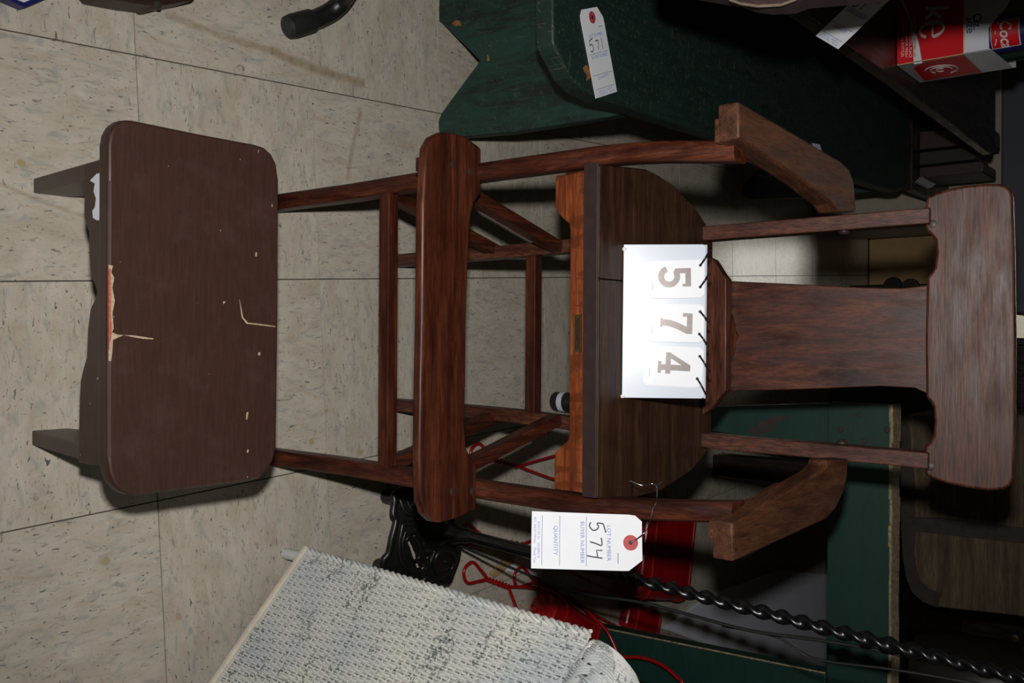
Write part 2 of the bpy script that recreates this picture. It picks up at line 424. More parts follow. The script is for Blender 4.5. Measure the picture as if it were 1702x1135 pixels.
bm = bmesh.new(); box_bm(bm, (-3.6, 9.0, -.05), (3.6, 9.1, 2.75)); finish(bm, 'wall_back', M['wall'], loc=(0, 9, 0), smooth=False, kind='structure')
bm = bmesh.new(); box_bm(bm, (-3.7, -1.2, -.05), (-3.6, 9.1, 2.75)); finish(bm, 'wall_left', M['wall'], loc=(-3.6, 4, 0), smooth=False, kind='structure')
bm = bmesh.new(); box_bm(bm, (3.6, -1.2, -.05), (3.7, 9.1, 2.75)); finish(bm, 'wall_right', M['wall'], loc=(3.6, 4, 0), smooth=False, kind='structure')

bm = bmesh.new(); box_bm(bm, (-3.6, 5.2, 2.7), (3.6, 9.1, 2.8)); finish(bm, 'ceiling', M['wall'], loc=(0, 7, 2.7), smooth=False, kind='structure')
CL = thing('ceiling_light', 'long fluorescent ceiling light over the far end of the room', 'lamp', (-.9, 7.6, 2.7))
em, et, eb_ = nt('fluorescent_diffuser'); eb_.inputs['Emission Color'].default_value = (1, .95, .84, 1); eb_.inputs['Emission Strength'].default_value = 26.0
box('housing', (-1.35, 6.9, 2.63), (-.45, 8.3, 2.70), M['c_white'], CL, .005)
box('diffuser', (-1.32, 6.93, 2.60), (-.48, 8.27, 2.63), em, CL, .005)

# ================================================================== YOUTH CHAIR
CH = thing('high_chair', 'dark oak youth chair with footrest and arms, holding the number board', 'chair', (-.014, 1.07, 0))
def yl(z): return .905+.1*z
LO = [(0, -.219), (.04, -.221), (.174, -.224), (.314, -.230), (.407, -.233), (.512, -.2355), (.58, -.237), (.64, -.235), (.70, -.229), (.75, -.224)]
RO = [(0, .189), (.04, .190), (.159, .193), (.311, .201), (.404, .206), (.5, .2095), (.582, .211), (.66, .207), (.731, .201), (.75, .199)]
def leg(tab, sgn, top):
    bm = bmesh.new(); rings = []
    for k in range(26):
        z = top*k/25; xo = lerp(tab, z); wd = .0235; dp = .030+.004*min(1, z/.6)
        cx = xo-sgn*wd/2; cy = yl(z)+dp/2
        rings.append([(cx+a, cy+b, z) for a, b in rrect(wd, dp, .0075 if z > .3 else .005, 3)])
    loft_bm(bm, rings); return finish(bm, 'front_leg', W('oak', 'z'), CH)
leg(LO, -1, .742); leg(RO, 1, .742)
def rear(sx, xs):
    bm = bmesh.new(); rings = []
    ks = [(0, 1.175), (.25, 1.19), (.58, 1.235), (.93, 1.283)]; tp_ = .872
    for k in range(24):
        z = tp_*k/23; cx = lerp(xs, z); cy = lerp(ks, z)
        rings.append([(cx+a, cy+b, z) for a, b in rrect(.020, .028, .0014, 2)])
    loft_bm(bm, rings); return finish(bm, 'rear_post', W('rail', 'z'), CH, flat=True)
rear(-1, [(0, -.138), (.25, -.142), (.58, -.1535), (.93, -.162)])
rear(1, [(0, .110), (.25, .116), (.58, .138), (.93, .148)])
# stretchers
beam('front_stretcher', (-.207, .941, .2405), (.176, .941, .2405), .019, .019, (0, 0, 1), W('oak', 'x'), CH, .0014)
beam('rear_stretcher', (-.140, 1.199, .300), (.115, 1.199, .300), .018, .019, (0, 0, 1), W('oak', 'x'), CH, .0014)
for z in (.229, .350):
    beam('side_stretcher', (-.213, .935, z), (-.145, 1.19, z), .017, .022, (0, 0, 1), W('oak', 'y'), CH, .0014)
    beam('side_stretcher', (.181, .935, z), (.119, 1.19, z), .017, .022, (0, 0, 1), W('oak', 'y'), CH, .0014)
# seat of two boards, rounded at the back
sz = .581
right = [at(*p, 'z', sz) for p in [(1003, 822), (1060, 826), (1100, 815), (1150, 782), (1172, 756), (1182, 735)]]
left = [at(*p, 'z', sz) for p in [(1003, 280), (1040, 277), (1075, 281), (1095, 291), (1120, 308), (1145, 334), (1160, 350), (1175, 375), (1185, 398)]]
yf = .956; xs = -.0755
lb = [V((xs-.0004, yf, sz)), V((left[0].x-.003, yf, sz))]+left[1:]+[V((xs-.0004, left[-1].y+.002, sz))]
rb = [V((xs+.0004, yf, sz))]+[V((xs+.0004, left[-1].y+.002, sz))]+right[::-1][:-1]+[V((right[0].x+.003, yf, sz))]
for pts in (lb, rb): slab('seat_board', pts, (0, 0, -.022), W('seat', 'x'), CH, .0022)
slab('seat_edge_sheen', [(-.2135, yf-.0015, .5592), (.186, yf-.0015, .5592), (.186, yf-.0015, .5795), (-.2135, yf-.0015, .5795)], (0, .004, 0), M['edge_sheen'], CH, .001, label='worn front edge of the seat, its purplish sheen painted on')  # worn seat edge; its purplish sheen is painted on as a coloured strip
# shaped front apron
za, zb, zt = .511, .534, .5595
prof = [(-.206, za), (-.168, za), (-.160, za+.003), (-.152, za+.012), (-.145, za+.021), (-.136, zb), (.112, zb), (.121, za+.021), (.128, za+.012), (.136, za+.003), (.143, za+.001), (.183, za+.001), (.183, zt), (-.206, zt)]
slab('apron', [(x, .963, z) for x, z in prof], (0, .018, 0), W('apron', 'x'), CH, .0015)
for sx, xa, xb in ((-1, -.207, -.150), (1, .180, .126)):
    beam('side_rail', (xa+sx*-.004, .975, .537), (xb, 1.232, .537), .016, .042, (0, 0, 1), W('oak', 'y'), CH)
beam('back_rail', (-.15, 1.236, .537), (.135, 1.236, .537), .016, .042, (0, 0, 1), W('oak', 'x'), CH)
pl = box('name_plate', (-.033, .9612, .5415), (.012, .9632, .5525), M['brass'], CH, .0004, label='small brass name plate')
bm = bmesh.new()
for lo, hi in (((-.033, .9604, .5413), (.012, .9614, .5423)), ((-.033, .9604, .5517), (.012, .9614, .5527)), ((-.0335, .9604, .5413), (-.0323, .9614, .5527)), ((.0113, .9604, .5413), (.0125, .9614, .5527))): box_bm(bm, lo, hi)
finish(bm, 'plate_rim', M['brass_rim'], pl, smooth=False)
for x in (-.0305, .0095): lathe('pin', [(.0013, 0), (.001, .0008), (0, .0011)], (x, .9613, .547), M['steel'], pl, (0, -1, 0), 10)
lathe('pin', [(.0016, 0), (.0012, .0008), (0, .0012)], (.035, .9630, .546), M['steel'], CH, (0, -1, 0), 10)
# footrest
fz = .40
fo = [(703, 338), (706, 285), (709, 245), (719, 227), (735, 219), (757, 221), (776, 227), (801, 246), (801, 322), (789, 338), (784, 357), (779, 434), (776, 540), (775, 635), (773, 698), (776, 746), (794, 775), (792, 849), (757, 863), (732, 869), (719, 867), (706, 854), (699, 826), (697, 762), (699, 635), (701, 540)]
slab('footrest', [at(*p, 'z', fz) for p in fo], (0, 0, -.014), W('oak', 'x'), CH, .004, 3)
for p in ((753, 273), (782, 285), (752, 817), (785, 817)):
    lathe('screw_plug', [(.0048, -.003), (.0048, .0004), (.004, .0008), (0, .0008)], at(*p, 'z', fz), M['plug'], CH, n=14)
for x in (-.222, .196): box('footrest_bracket', (x-.009, .868, .362), (x+.009, .952, .387), W('oak', 'y'), CH)
# arms: flat, bending in to the back posts
def armz(p): return atp(*p, (0, .97, .757), (0, -.11, 1))
def arm(outl, low):
    top = [armz(p) for p in outl]
    a = slab('arm', top, (0, 0, -.025), W('arm', 'y'), CH, .0028)
    slab('arm_block', [armz(p)+V((0, .003, -.0245)) for p in low], (0, 0, -.008), W('arm', 'y'), CH, .001)
arm([(1228, 168), (1320, 222), (1398, 268), (1412, 281), (1420, 304), (1424, 352), (1392, 353), (1382, 338), (1366, 326), (1340, 305), (1229, 230)],
    [(1231, 190), (1330, 240), (1342, 298), (1231, 230)])
arm([(1218, 869), (1340, 797), (1362, 785), (1374, 774), (1376, 764), (1410, 762), (1409, 790), (1404, 815), (1390, 845), (1375, 862), (1219, 934)],
    [(1222, 872), (1330, 806), (1342, 860), (1222, 908)])
for p in ((1403, 383), (1400, 737)):
    lathe('arm_bolt', [(.007, 0), (.007, .002), (.0045, .005), (0, .0055)], at(*p, 'y', 1.262), M['plug'], CH, (1 if p[1] < 500 else -1, 0, 0), 16)
# back: shoe on the seat, splat, top rail
yb = 1.222
shoe = [(1178, 424), (1184, 431), (1190, 439), (1196, 449), (1202, 458), (1207, 463), (1206, 650), (1200, 655), (1192, 665), (1186, 673), (1180, 681), (1176, 690)]
sp = [at(*p, 'y', yb) for p in shoe]
sp[0].z = sp[-1].z = sz
slab('splat_shoe', sp, (0, .018, 0), W('rail', 'x'), CH, .0012)
slab('shoe_backing', [(-.070, 1.259, sz), (.056, 1.259, sz), (.056, 1.259, .632), (-.070, 1.259, .632)], (0, .010, 0), W('oak', 'x'), CH, .001)
pn = V((0, 1.0, -.137)).normalized(); P0 = (0, 1.238, .60)
def bk(x, y, off=0.0): return atp(x, y, V(P0)+pn*off, pn)
so = [(1209, 467), (1300, 471), (1439, 478), (1500, 479), (1545, 474), (1545, 656), (1520, 645), (1465, 642), (1300, 648), (1209, 650), (1209, 602), (1213, 596), (1219, 590), (1221, 578), (1222, 568), (1227, 559), (1222, 550), (1221, 540), (1218, 528), (1213, 520), (1209, 514)]
slab('splat', [bk(*p, .004) for p in so], pn*.010, W('oak', 'z'), CH, .0012)
ro = [(1540, 327), (1556, 320), (1576, 314), (1605, 308), (1638, 305), (1660, 305), (1672, 308), (1680, 315), (1684, 326), (1687, 420), (1689, 560), (1688, 700), (1686, 795), (1680, 807), (1668, 814), (1642, 816), (1606, 811), (1575, 804), (1552, 797), (1537, 789), (1536, 742), (1545, 735), (1551, 724), (1553, 700), (1551, 677), (1546, 668), (1539, 661), (1538, 560), (1540, 462), (1546, 455), (1553, 444), (1556, 421), (1554, 399), (1548, 391), (1541, 385), (1538, 377), (1538, 340)]
slab('top_rail', [bk(*p, -.006) for p in ro], pn*.019, W('rail', 'x'), CH, .0035, 3)
for p in ((1550, 372), (1546, 776)): lathe('screw_plug', [(.005, -.002), (.005, .0003), (.0042, .0007), (0, .0007)], bk(*p, -.006), M['plug'], CH, -pn, 12)

# ================================================================== NUMBER BOARD on the seat
nb0 = at(1035, 533.5, 'z', sz+.001); tl = R(56)
ex = V((1, -.012, 0)).normalized(); ey = V((0, math.cos(tl), math.sin(tl))); nz = ex.cross(ey)
NB = thing('number_board', 'white flip card board reading 574 standing on the chair seat', 'sign', nb0)
F0 = frame(nb0, ex, ey)
bw, bh = .0945, .1005
bo = [(-bw, 0), (bw, 0), (bw, bh-.004), (bw-.001, bh-.001), (bw-.004, bh), (-bw+.004, bh), (-bw+.001, bh-.001), (-bw, bh-.004)]
slab('front_panel', [F0(a, b, .0) for a, b in bo], -nz*.0025, M['board'], NB, .0008)
bt = F0(0, bh); back_dir = V((0, .62, -.78)); bl = (bt.z-sz-.002)/.78
slab('back_panel', [bt+ex*a-nz*.0028+back_dir*b for a, b in ((-bw, .002), (bw, .002), (bw, bl-.003), (-bw, bl-.003))], V((0, .0025, .0018)), M['board'], NB, .0006)
def digit(n):
    if n == 5: return [stroke2d([(-.0095, .0160), (.0125, .0160)], .0068), stroke2d([(-.0066, .0190), (-.0066, .0015)], .0062), stroke2d([(.0112, .0190), (.0112, .0090)], .0034), stroke2d([(-.0080, .0035)]+arc(.0002, -.0070, .0098, 118, -162, 18), .0072)]
    if n == 7: return [stroke2d([(-.0130, .0160), (.0120, .0160)], .0068), stroke2d([(-.0112, .0160), (-.0112, .0075)], .0044), stroke2d([(.0088, .0150), (.0030, .0030), (-.0010, -.0080), (-.0020, -.0195)], .0078), stroke2d([(-.0070, -.0182), (.0040, -.0182)], .0028)]
    return [stroke2d([(.0048, .0195), (.0048, -.0195)], .0070), stroke2d([(.0035, .0180), (-.0105, -.0062)], .0056), stroke2d([(-.0135, -.0075), (.0125, -.0075)], .0062), stroke2d([(-.0025, -.0178), (.0120, -.0178)], .0042)]
def onb(p, h=.0):
    q = atp(*p, nb0, nz)-nb0; return q.dot(ex), q.dot(ey)
for n, cpx, dpx, rot, rings in ((5, (1074, 1172, 433, 497), (1121, 460), 1.5, (((1163, 442), (1178, 418)), ((1163, 478), (1177, 456)))),
                                (7, (1075, 1171, 505, 570), (1124, 539), -1.0, (((1163, 519), (1176, 536)), ((1162, 556), (1174, 573)))),
                                (4, (1073, 1168, 575, 643), (1121, 605), -2.5, (((1163, 593), (1178, 617)), ((1159, 630), (1173, 655))))):
    a0_, b0_ = onb((cpx[0], cpx[2])); a1_, b1_ = onb((cpx[1], cpx[3])); cx, cy = (a0_+a1_)/2, (b0_+b1_)/2; hw, hh = (a1_-a0_)/2, min((b1_-b0_)/2, bh-.002-cy)
    dx, dy = onb(dpx); c, s_ = math.cos(R(rot)), math.sin(R(rot))
    fr = (lambda a, b, h=0.0, cx=cx, cy=cy, c=c, s_=s_: F0(cx+a*c-b*s_, cy+a*s_+b*c, h))
    for dk in range(2 if n == 4 else 1):
        cp = [fr(a+.0012*dk, b-.0016*dk, .0016-.0013*dk) for a, b in rrect(2*hw, 2*hh, .007, 4)]
        cc = slab('number_card', cp, nz*.0009, M['card'], NB, .0002)
        if dk == 0: cd_ = cc
    bm = bmesh.new()
    for k_, st in enumerate(digit(n)): put2d(bm, st, lambda a, b: F0(dx+a*c-b*s_, dy+a*s_+b*c, .0027+.00002*k_))
    finish(bm, 'digit', M['digit'], cd_, smooth=False)
    bm = bmesh.new(); put2d(bm, stroke2d([(-.005, -hh+.0055), (.005, -hh+.0055)], .0004), lambda a, b: fr(a+.009, b, .0027)); finish(bm, 'print_line', M['line_ink'], cd_, smooth=False)
    for pa, pb in rings:
        a_, b_2 = onb(pa); e_, f_ = onb(pb)
        A_ = F0(a_, b_2, .003); E_ = F0(e_, f_, .004); mid = (A_+E_)/2+nz*.0045
        tube('binder_ring', smooth_path([A_-nz*.003, A_+nz*.001, mid, E_, E_-nz*.010+ey*.003], 5), .0011, M['black_wire'], NB, 8)
        lathe('eyelet', [(.0017, 0), (.0019, .0004), (0, .0006)], A_-nz*.0004, M['black_ink'], NB, nz, 10)
for sx in (-1, 1): lathe('foot_bead', [(.002, 0), (.0028, .002), (.002, .004)], F0(sx*(bw-.004), .0, .0)+V((0, 0, .001)), M['card'], NB, ex, 10)

# ================================================================== LOT TAGS
def make_tag(name, label, hole, e_up, e_right, number, length=.133, width=.064, bend=.0, side_cut=(.012, .016)):
    e_up = V(e_up).normalized(); e_right = (V(e_right)-e_up*V(e_right).dot(e_up)).normalized(); n = e_right.cross(e_up)
    tg = thing(name, label, 'tag', hole, 'lot tags')
    hw = width/2; top = .014*length/.133; bot = top-length; K = length/.133; kx = width/.064
    def fr(a, b, c=0.0):
        k = (b-top)/length
        return V(hole)+e_right*a+e_up*b+n*(c+bend*(a/hw)**2*.25+bend*k*k)
    lo = [(-hw, bot), (hw, bot), (hw, top-side_cut[1]), (hw-side_cut[0], top), (-hw+side_cut[0]*.6, top), (-hw, top-side_cut[1]*.55)]
    # strips so that the card can bow
    bm = bmesh.new(); ys = [bot+(top-bot)*k/16 for k in range(17)]
    def halfw(y, s):
        cut = side_cut[1] if s > 0 else side_cut[1]*.55; cw = side_cut[0] if s > 0 else side_cut[0]*.6
        return s*(hw if y < top-cut else hw-cw*(y-(top-cut))/cut)
    for c in (0.0, -.0006):
        vs = [[bm.verts.new(fr(halfw(y, -1)+(halfw(y, 1)-halfw(y, -1))*q/6, y, c)) for q in range(7)] for y in ys]
        for A, B in zip(vs, vs[1:]):
            for q in range(6): bm.faces.new((A[q], A[q+1], B[q+1], B[q]))
        if c == 0.0: keep = vs
        else:
            rim = lambda g: [g[0][q] for q in range(7)]+[r[6] for r in g[1:]]+[g[-1][q] for q in range(5, -1, -1)]+[r[0] for r in g[-2:0:-1]]
            ra, rb2 = rim(keep), rim(vs)
            for i in range(len(ra)): bm.faces.new((ra[i], ra[(i+1) % len(ra)], rb2[(i+1) % len(ra)], rb2[i]))
    finish(bm, 'tag_card', M['paper'], tg)
    bm = bmesh.new(); k = 24
    for r1, r2, h in ((.0086, .0022, .0004),):
        a = [bm.verts.new(fr(r1*math.cos(2*math.pi*i/k), r1*math.sin(2*math.pi*i/k), h)) for i in range(k)]
        b = [bm.verts.new(fr(r2*math.cos(2*math.pi*i/k), r2*math.sin(2*math.pi*i/k), h)) for i in range(k)]
        for i in range(k): bm.faces.new((a[i], a[(i+1) % k], b[(i+1) % k], b[i]))
    finish(bm, 'ring_patch', M['ring_red'], tg, label='red reinforcing ring')
    bm = bmesh.new(); put2d(bm, ([(.0024*math.cos(2*math.pi*i/16), .0024*math.sin(2*math.pi*i/16)) for i in range(16)], [tuple(range(16))]), lambda a, b: fr(a, b, .0005)); finish(bm, 'hole', M['black_ink'], tg, smooth=False)
    g = lambda a, b: fr(a, b, .0004)
    for wds, sz_, x_, y_ in (('LOT NUMBER', .0066, .001, -.0265), ('BUYER NUMBER', .0066, .001, -.0585), ('QUANTITY', .0066, 0, -.0905), ('SOLD AS IS.   WHERE IS.', .0040, 0, -.1106), ('ALL SALES FINAL.   Thank You', .0040, 0, -.1150)):
        lettering('printed_line', [(wds, sz_*kx, x_*kx, y_*K, 'CENTER', 0.0, .0)], g, M['blue_ink'], tg)
    for y in (-.0535, -.0855, -.1065):
        bm = bmesh.new(); put2d(bm, stroke2d([(-hw+.004, y*K), (-hw*.3, y*K), (hw*.3, y*K), (hw-.004, y*K)], .0006), g); finish(bm, 'ruled_line', M['line_ink'], tg, smooth=False)
    bm = bmesh.new(); put2d(bm, stroke2d([(.012*kx, -.0155*K), (.024*kx, -.0155*K)], .0009), g); finish(bm, 'printed_mark', M['line_ink'], tg, smooth=False)
    D = {'5': [[(-.004, .006), (-.0045, 0), (-.001, .0015), (.002, -.0015), (.0015, -.005), (-.002, -.0075), (-.005, -.006)], [(-.004, .006), (.004, .0085)]],
         '7': [[(-.003, .004), (.004, .0045), (.0025, -.001), (.001, -.007)]], '4': [[(-.003, .005), (-.003, -.0005), (.004, .0005)], [(.004, .005), (.003, -.004), (.002, -.010)]],
         '1': [[(.0005, .006), (0, -.007)]]}
    bm = bmesh.new()
    for q, ch in enumerate(number):
        for pl_ in D[ch]:
            p3 = [V((a, b, 0)) for a, b in pl_]
            p2 = [(v.x, v.y) for v in (smooth_path(p3, 3) if len(p3) > 2 and ch != '4' else p3)]
            put2d(bm, stroke2d([((a*1.25+(q-1)*.0145-.001)*kx, (b*1.25-.0405)*K) for a, b in p2], .0014), lambda a, b: fr(a, b, .0006))
    finish(bm, 'handwritten_number', M['black_ink'], tg, smooth=False)
    return tg, fr
hole = at(1048, 902, 'y', .925)
dep = (hole-EYE).dot(fw)
tb = EYE + (fw+UP*((880-851)/FPX)+RT*((897-567.5)/FPX))*(dep-.012)
tg, tfr = make_tag('lot_tag', 'white tag handwritten 574 hanging by a wire from the chair', hole, hole-tb, RT*1.0-UP*.16+fw*-.30, '574', .126, .062, .004)
w1 = [hole+V((0, 0, 0))-fw*.002, at(1068, 888, 'y', .925), at(1075, 880, 'y', .93), at(1081, 864, 'y', .94), at(1085, 847, 'y', .955), at(1091, 836, 'y', .966), at(1092, 826, 'y', .985), at(1092, 807, 'y', 1.0)]
tube('wire', smooth_path(w1, 5), .00055, M['steel'], tg, 6)
a0 = w1[-1]
tube('wire_end', smooth_path([a0, at(1083, 804, 'y', 1.0), at(1068, 807, 'y', .99), at(1047, 799, 'y', .985)], 5), .0005, M['steel'], tg, 6)
tube('wire_end', smooth_path([a0, at(1103, 799, 'y', 1.01), at(1113, 790, 'y', 1.02)], 4), .0005, M['steel'], tg, 6)
tube('wire_twist', [w1[-1]+(w1[-2]-w1[-1])*k/24+V((.0008*math.cos(k*1.6), 0, .0008*math.sin(k*1.6))) for k in range(25)], .0005, M['steel'], tg, 6)

# ================================================================== BROWN STOOL
sh = .272
ST = thing('step_stool', 'brown painted wooden footstool with chipped front edge, nearest on the floor', 'stool', at(320, 510, 'z', 0))
to = [(180, 300), (180, 240), (183, 222), (190, 209), (201, 200), (214, 199), (228, 201), (330, 222), (425, 240), (440, 245), (452, 256), (460, 272), (464, 300), (463, 520), (460, 745), (455, 765), (446, 780), (432, 795), (415, 800), (330, 811), (235, 823), (215, 823), (200, 816), (189, 803), (182, 785), (179, 760), (179, 520)]
top = [at(*p, 'z', sh) for p in to]
# two glued boards with a hairline joint
yj = at(325, 300, 'z', sh).y
nearb = [p for p in top if p.y < yj]; farb = [p for p in top if p.y >= yj]
slab('top_board', top, (0, 0, -.020), M['stool'], ST, .0035, 3)
j0 = at(327, 222, 'z', sh); j1 = at(326, 811, 'z', sh)
box('board_joint', (j0.x+.006, yj-.0003, sh-.002), (j1.x-.006, yj+.0003, sh+.00025), M['plug'], ST, 0)
fl, fr_ = at(66, 310), at(60, 727)
xl, xr = fl.x, fr_.x+.012
y0, y1 = at(182, 500, 'z', sh).y, at(462, 500, 'z', sh).y
# scalloped front apron, and a back one
ap = [(xl, sh-.021), (xl, .196), (xl+.058, .196), (xl+.066, .200), (xl+.074, .206), (xl+.10, .207), (xl+.122, .211), (xl+.133, .220), (xl+.140, .224), (xl+.147, .220), (xl+.158, .210), (xl+.18, .205), (xl+.21, .203), (xl+.222, .196), (xl+.236, .190), (xl+.258, .188), (xr, .186), (xr, sh-.021)]
slab('apron', [(x, y0+.012, z) for x, z in ap], (0, .014, 0), M['stool'], ST, .0015)
slab('apron', [(x, y1-.026, z) for x, z in ap], (0, .014, 0), M['stool'], ST, .0015)
for fx, tx, sx in ((fl.x, fl.x, -1), (fr_.x, fr_.x+.010, 1)):
    yy0, yy1 = fl.y-.008, y1-.008
    mid = (yy0+yy1)/2
    pr = [(yy0, 0), (yy0+.045, 0), (mid-.010, .07), (mid+.010, .07), (yy1-.045, 0), (yy1, 0), (y1-.028, sh-.022), (y0+.028, sh-.022)]
    slab('end_leg', [(fx+(tx-fx)*z/(sh-.022)-.009, y, z) for y, z in pr], (.018, 0, 0), M['stool'], ST, .0015)
# bare chips on the front edge, scratches on the top
def chip(pts, mat, zoff=.0006): slab('paint_chip', [at(*p, 'z', sh+zoff) for p in pts], (0, 0, -.0012), mat, ST, 0, smooth=False)
chip([(181, 440), (188, 442), (185, 452), (190, 462), (187, 478), (191, 500), (187, 520), (189, 546), (186, 552), (195, 556), (206, 557), (196, 561), (188, 565), (187, 580), (185, 600), (181, 600)], M['bare'])
chip([(180.5, 445), (184, 447), (184.5, 500), (184, 520), (186, 545), (185, 560), (181, 580)], M['bare_red'], .0009)
for pts in ([(206, 557), (220, 557), (240, 560), (256, 562.5), (254, 564), (238, 563), (220, 560)], [(398, 497), (401, 510), (404, 527), (412, 536), (430, 538), (458, 542), (458, 543.5), (428, 540), (410, 538), (402, 528)], [(410, 685), (413, 685), (411, 697), (409, 697)], [(425, 419), (427, 419), (427, 426), (424, 426)], [(430, 585), (433, 586), (432, 591), (429, 590)]):
    chip(pts, M['bare'], .0004)
# torn label on the apron
lbp = [(150, 300), (158, 305), (156, 318), (160, 330), (158, 345), (154, 350), (155, 362), (161, 366), (166, 366), (169, 381), (173, 380), (172, 286), (161, 289)]
slab('torn_label', [atp(*p, (0, y0+.0118, 0), (0, 1, 0)) for p in lbp], (0, -.0004, 0), M['paper'], ST, 0, smooth=False, label='torn white paper label')

# ================================================================== GREEN BENCH (left)
bz = .445
GB = thing('plank_bench', 'long dark green worn wooden bench with a notched end leg, tag 571 on it', 'bench', at(800, 110, 'z', 0))
R1 = at(998, 165, 'z', bz); R2 = at(1492, 320, 'z', bz); F1 = at(1511, 300, 'z', bz)
dv = (R2-R1).normalized(); lv = V((-dv.y, dv.x, 0)); bwid = .285
so = [at(*p, 'z', bz) for p in [(919, 40), (920, 72), (927, 88), (933, 98), (948, 130), (967, 148), (998, 165), (1100, 198), (1250, 246), (1400, 292), (1470, 314), (1492, 319), (1503, 312), (1510, 295), (1512, 270)]]
c2 = so[-1]+lv*(bwid-.05); c1 = at(919, 40, 'z', bz)+lv*.17
slab('seat_plank', so+[c2, c1+V((.0, 0, 0))], (0, 0, -.030), M['bench_top'], GB, .004, 3)
ly = at(729, 210).y
lg = [(729, 220), (727, 203), (733, 188), (765, 144), (797, 101), (770, 73), (733, 38), (725, 33), (722, 25), (722, -12), (990, -6), (1049, 40), (1049, 187), (964, 202), (848, 220), (747, 229)]
lp = [at(*p, 'y', ly) for p in lg]
slab('end_leg', lp, (0, .024, 0), M['bench'], GB, .003)
sh2 = at(1234, 326)-at(729, 222)
slab('end_leg', [p+V((sh2.x, sh2.y, 0)) for p in lp], (0, .024, 0), M['bench'], GB, .003)
for px, dx in (((758, 38), 10), ((810, 96), 12)):
    slab('paint_blotch', [atp(px[0]+(random.random()-.5)*12*k[0]+k[0]*6, px[1]+k[1]*(dx*.5), (0, ly-.0002, 0), (0, 1, 0)) for k in ((0, -1), (.7, -.6), (.6, .3), (1, .9), (-.2, 1), (-.7, .2))], (0, -.0003, 0), M['blotch'], GB, 0, smooth=False)
slab('paint_blotch', [at(x, y, 'z', bz+.0002) for x, y in ((969, 112), (974, 108), (984, 118), (986, 124), (981, 129), (974, 135), (976, 126), (971, 119))], (0, 0, .0003), M['blotch'], GB, 0, smooth=False)
h5 = at(984, 29, 'z', bz+.0012)
eu = at(983, 16, 'z', bz)-at(1010, 160, 'z', bz)
make_tag('lot_tag', 'white tag handwritten 571 lying on the green bench', h5, eu, V((0, 1, 0)), '571', eu.length, .066*eu.length/.133, .0)

# ================================================================== WHITE WICKER (bottom right)
z0 = .06
BL = at(512, 917, 'z', z0); BR = at(362, 1135, 'z', z0); d1 = (BR-BL).normalized()
TLp = at(980, 1056, 'z', .57)
hv = TLp-BL; wl = .42
WK = thing('wicker_chair', 'white painted wicker armchair side with chipped woven panel', 'chair', V((BL.x+.15, BL.y-.1, 0)))
wn = d1.cross(hv).normalized()
if wn.dot(EYE-BL) < 0: wn = -wn
nr = 46; ns = 118
bm = bmesh.new()
for i in range(ns):
    s = .004+wl*i/(ns-1); base = BL+d1*s; ph = i % 2
    pts = []; rs = []
    for k in range(nr*2+1):
        t = k/(nr*2); off = .0014*math.cos(math.pi*(k/2+ph)) if k % 2 == 0 else 0
        pts.append(base+hv*t+wn*off+d1*(.0006*math.sin(t*37+i*1.7)))
    tube_bm(bm, pts, .00205, 5)
finish(bm, 'woven_strands', M['wicker'], WK, kind='stuff')
bm = bmesh.new()
for k in range(nr+1):
    p = BL+hv*((k+.0)/nr)
    tube_bm(bm, [p-d1*.001, p+d1*wl], .0013, 5)
finish(bm, 'cross_rods', M['wicker'], WK, kind='stuff')
slab('lining', [BL+d1*.003-wn*.006, BL+d1*wl-wn*.006, BL+d1*wl+hv-wn*.006, BL+d1*.003+hv-wn*.006], -wn*.002, M['wicker_dark'], WK, 0, smooth=False)
# twisted border along the upright edge
bm = bmesh.new()
for q in range(3):
    tube_bm(bm, [BL+hv*(k/150)-d1*.002+(wn*math.cos(k*.62+q*2.1)+d1*math.sin(k*.62+q*2.1))*.0034 for k in range(151)], .0026, 6)
finish(bm, 'edge_border', M['wicker'], WK)
# painted bottom rail
beam('bottom_rail', BL-d1*.004-hv.normalized()*.005+wn*.004, BL+d1*(wl+.02)-hv.normalized()*.005+wn*.004, .008, .010, hv, M['cream'], WK, .003)
legp = BL+d1*.006-wn*.010
tube('leg', [V((legp.x, legp.y, 0)), legp+V((0, 0, .02))], .0085, M['wicker'], WK, 12)
# second side behind, so that the panel has a body
legq = BL+d1*wl-wn*.012
tube('leg', [V((legq.x, legq.y, 0)), legq+hv], .011, M['wicker'], WK, 12)
d2 = -wn; d2.z = 0; d2.normalize()
# braided rolled arm along the top
ra = .050; hvn = hv.normalized(); LA = .085
e1 = wn; e2 = hvn
def armr(s): u = min(1, max(0, s/LA)); return ra*max(.10, math.sqrt(max(0, 1-(1-u)**2)))
def armc(s): return BL+hv+d1*s+hvn*(armr(s)*.92)-wn*.016
def armp(s, a, k=1.0): return armc(s)+(e1*math.cos(a)+e2*math.sin(a))*armr(s)*k
bm = bmesh.new(); core = [.006+.0085*i for i in range(49)]
loft_bm(bm, [[armc(x)+(e1*math.cos(2*math.pi*k/24)+e2*math.sin(2*math.pi*k/24))*armr(x)*.93 for k in range(24)] for x in core]); finish(bm, 'arm_roll', M['wicker_dark'], WK)
bm = bmesh.new()
for fam in (1, -1):
    for q in range(-14, 40):
        for o in (-.0040, 0, .0040):
            pts = []
            for k in range(25):
                a = R(-95+k*5.2); sx_ = q*.0150+o+fam*.042*(k/24-.5)
                if sx_ < .001 or sx_ > .425: continue
                pts.append(armp(sx_, a, 1.0+.05*fam*math.sin(k*.785+q*1.57)))
            if len(pts) > 2: tube_bm(bm, pts, .0019, 5)
finish(bm, 'arm_braid', M['wicker'], WK, kind='stuff')
bm = bmesh.new()
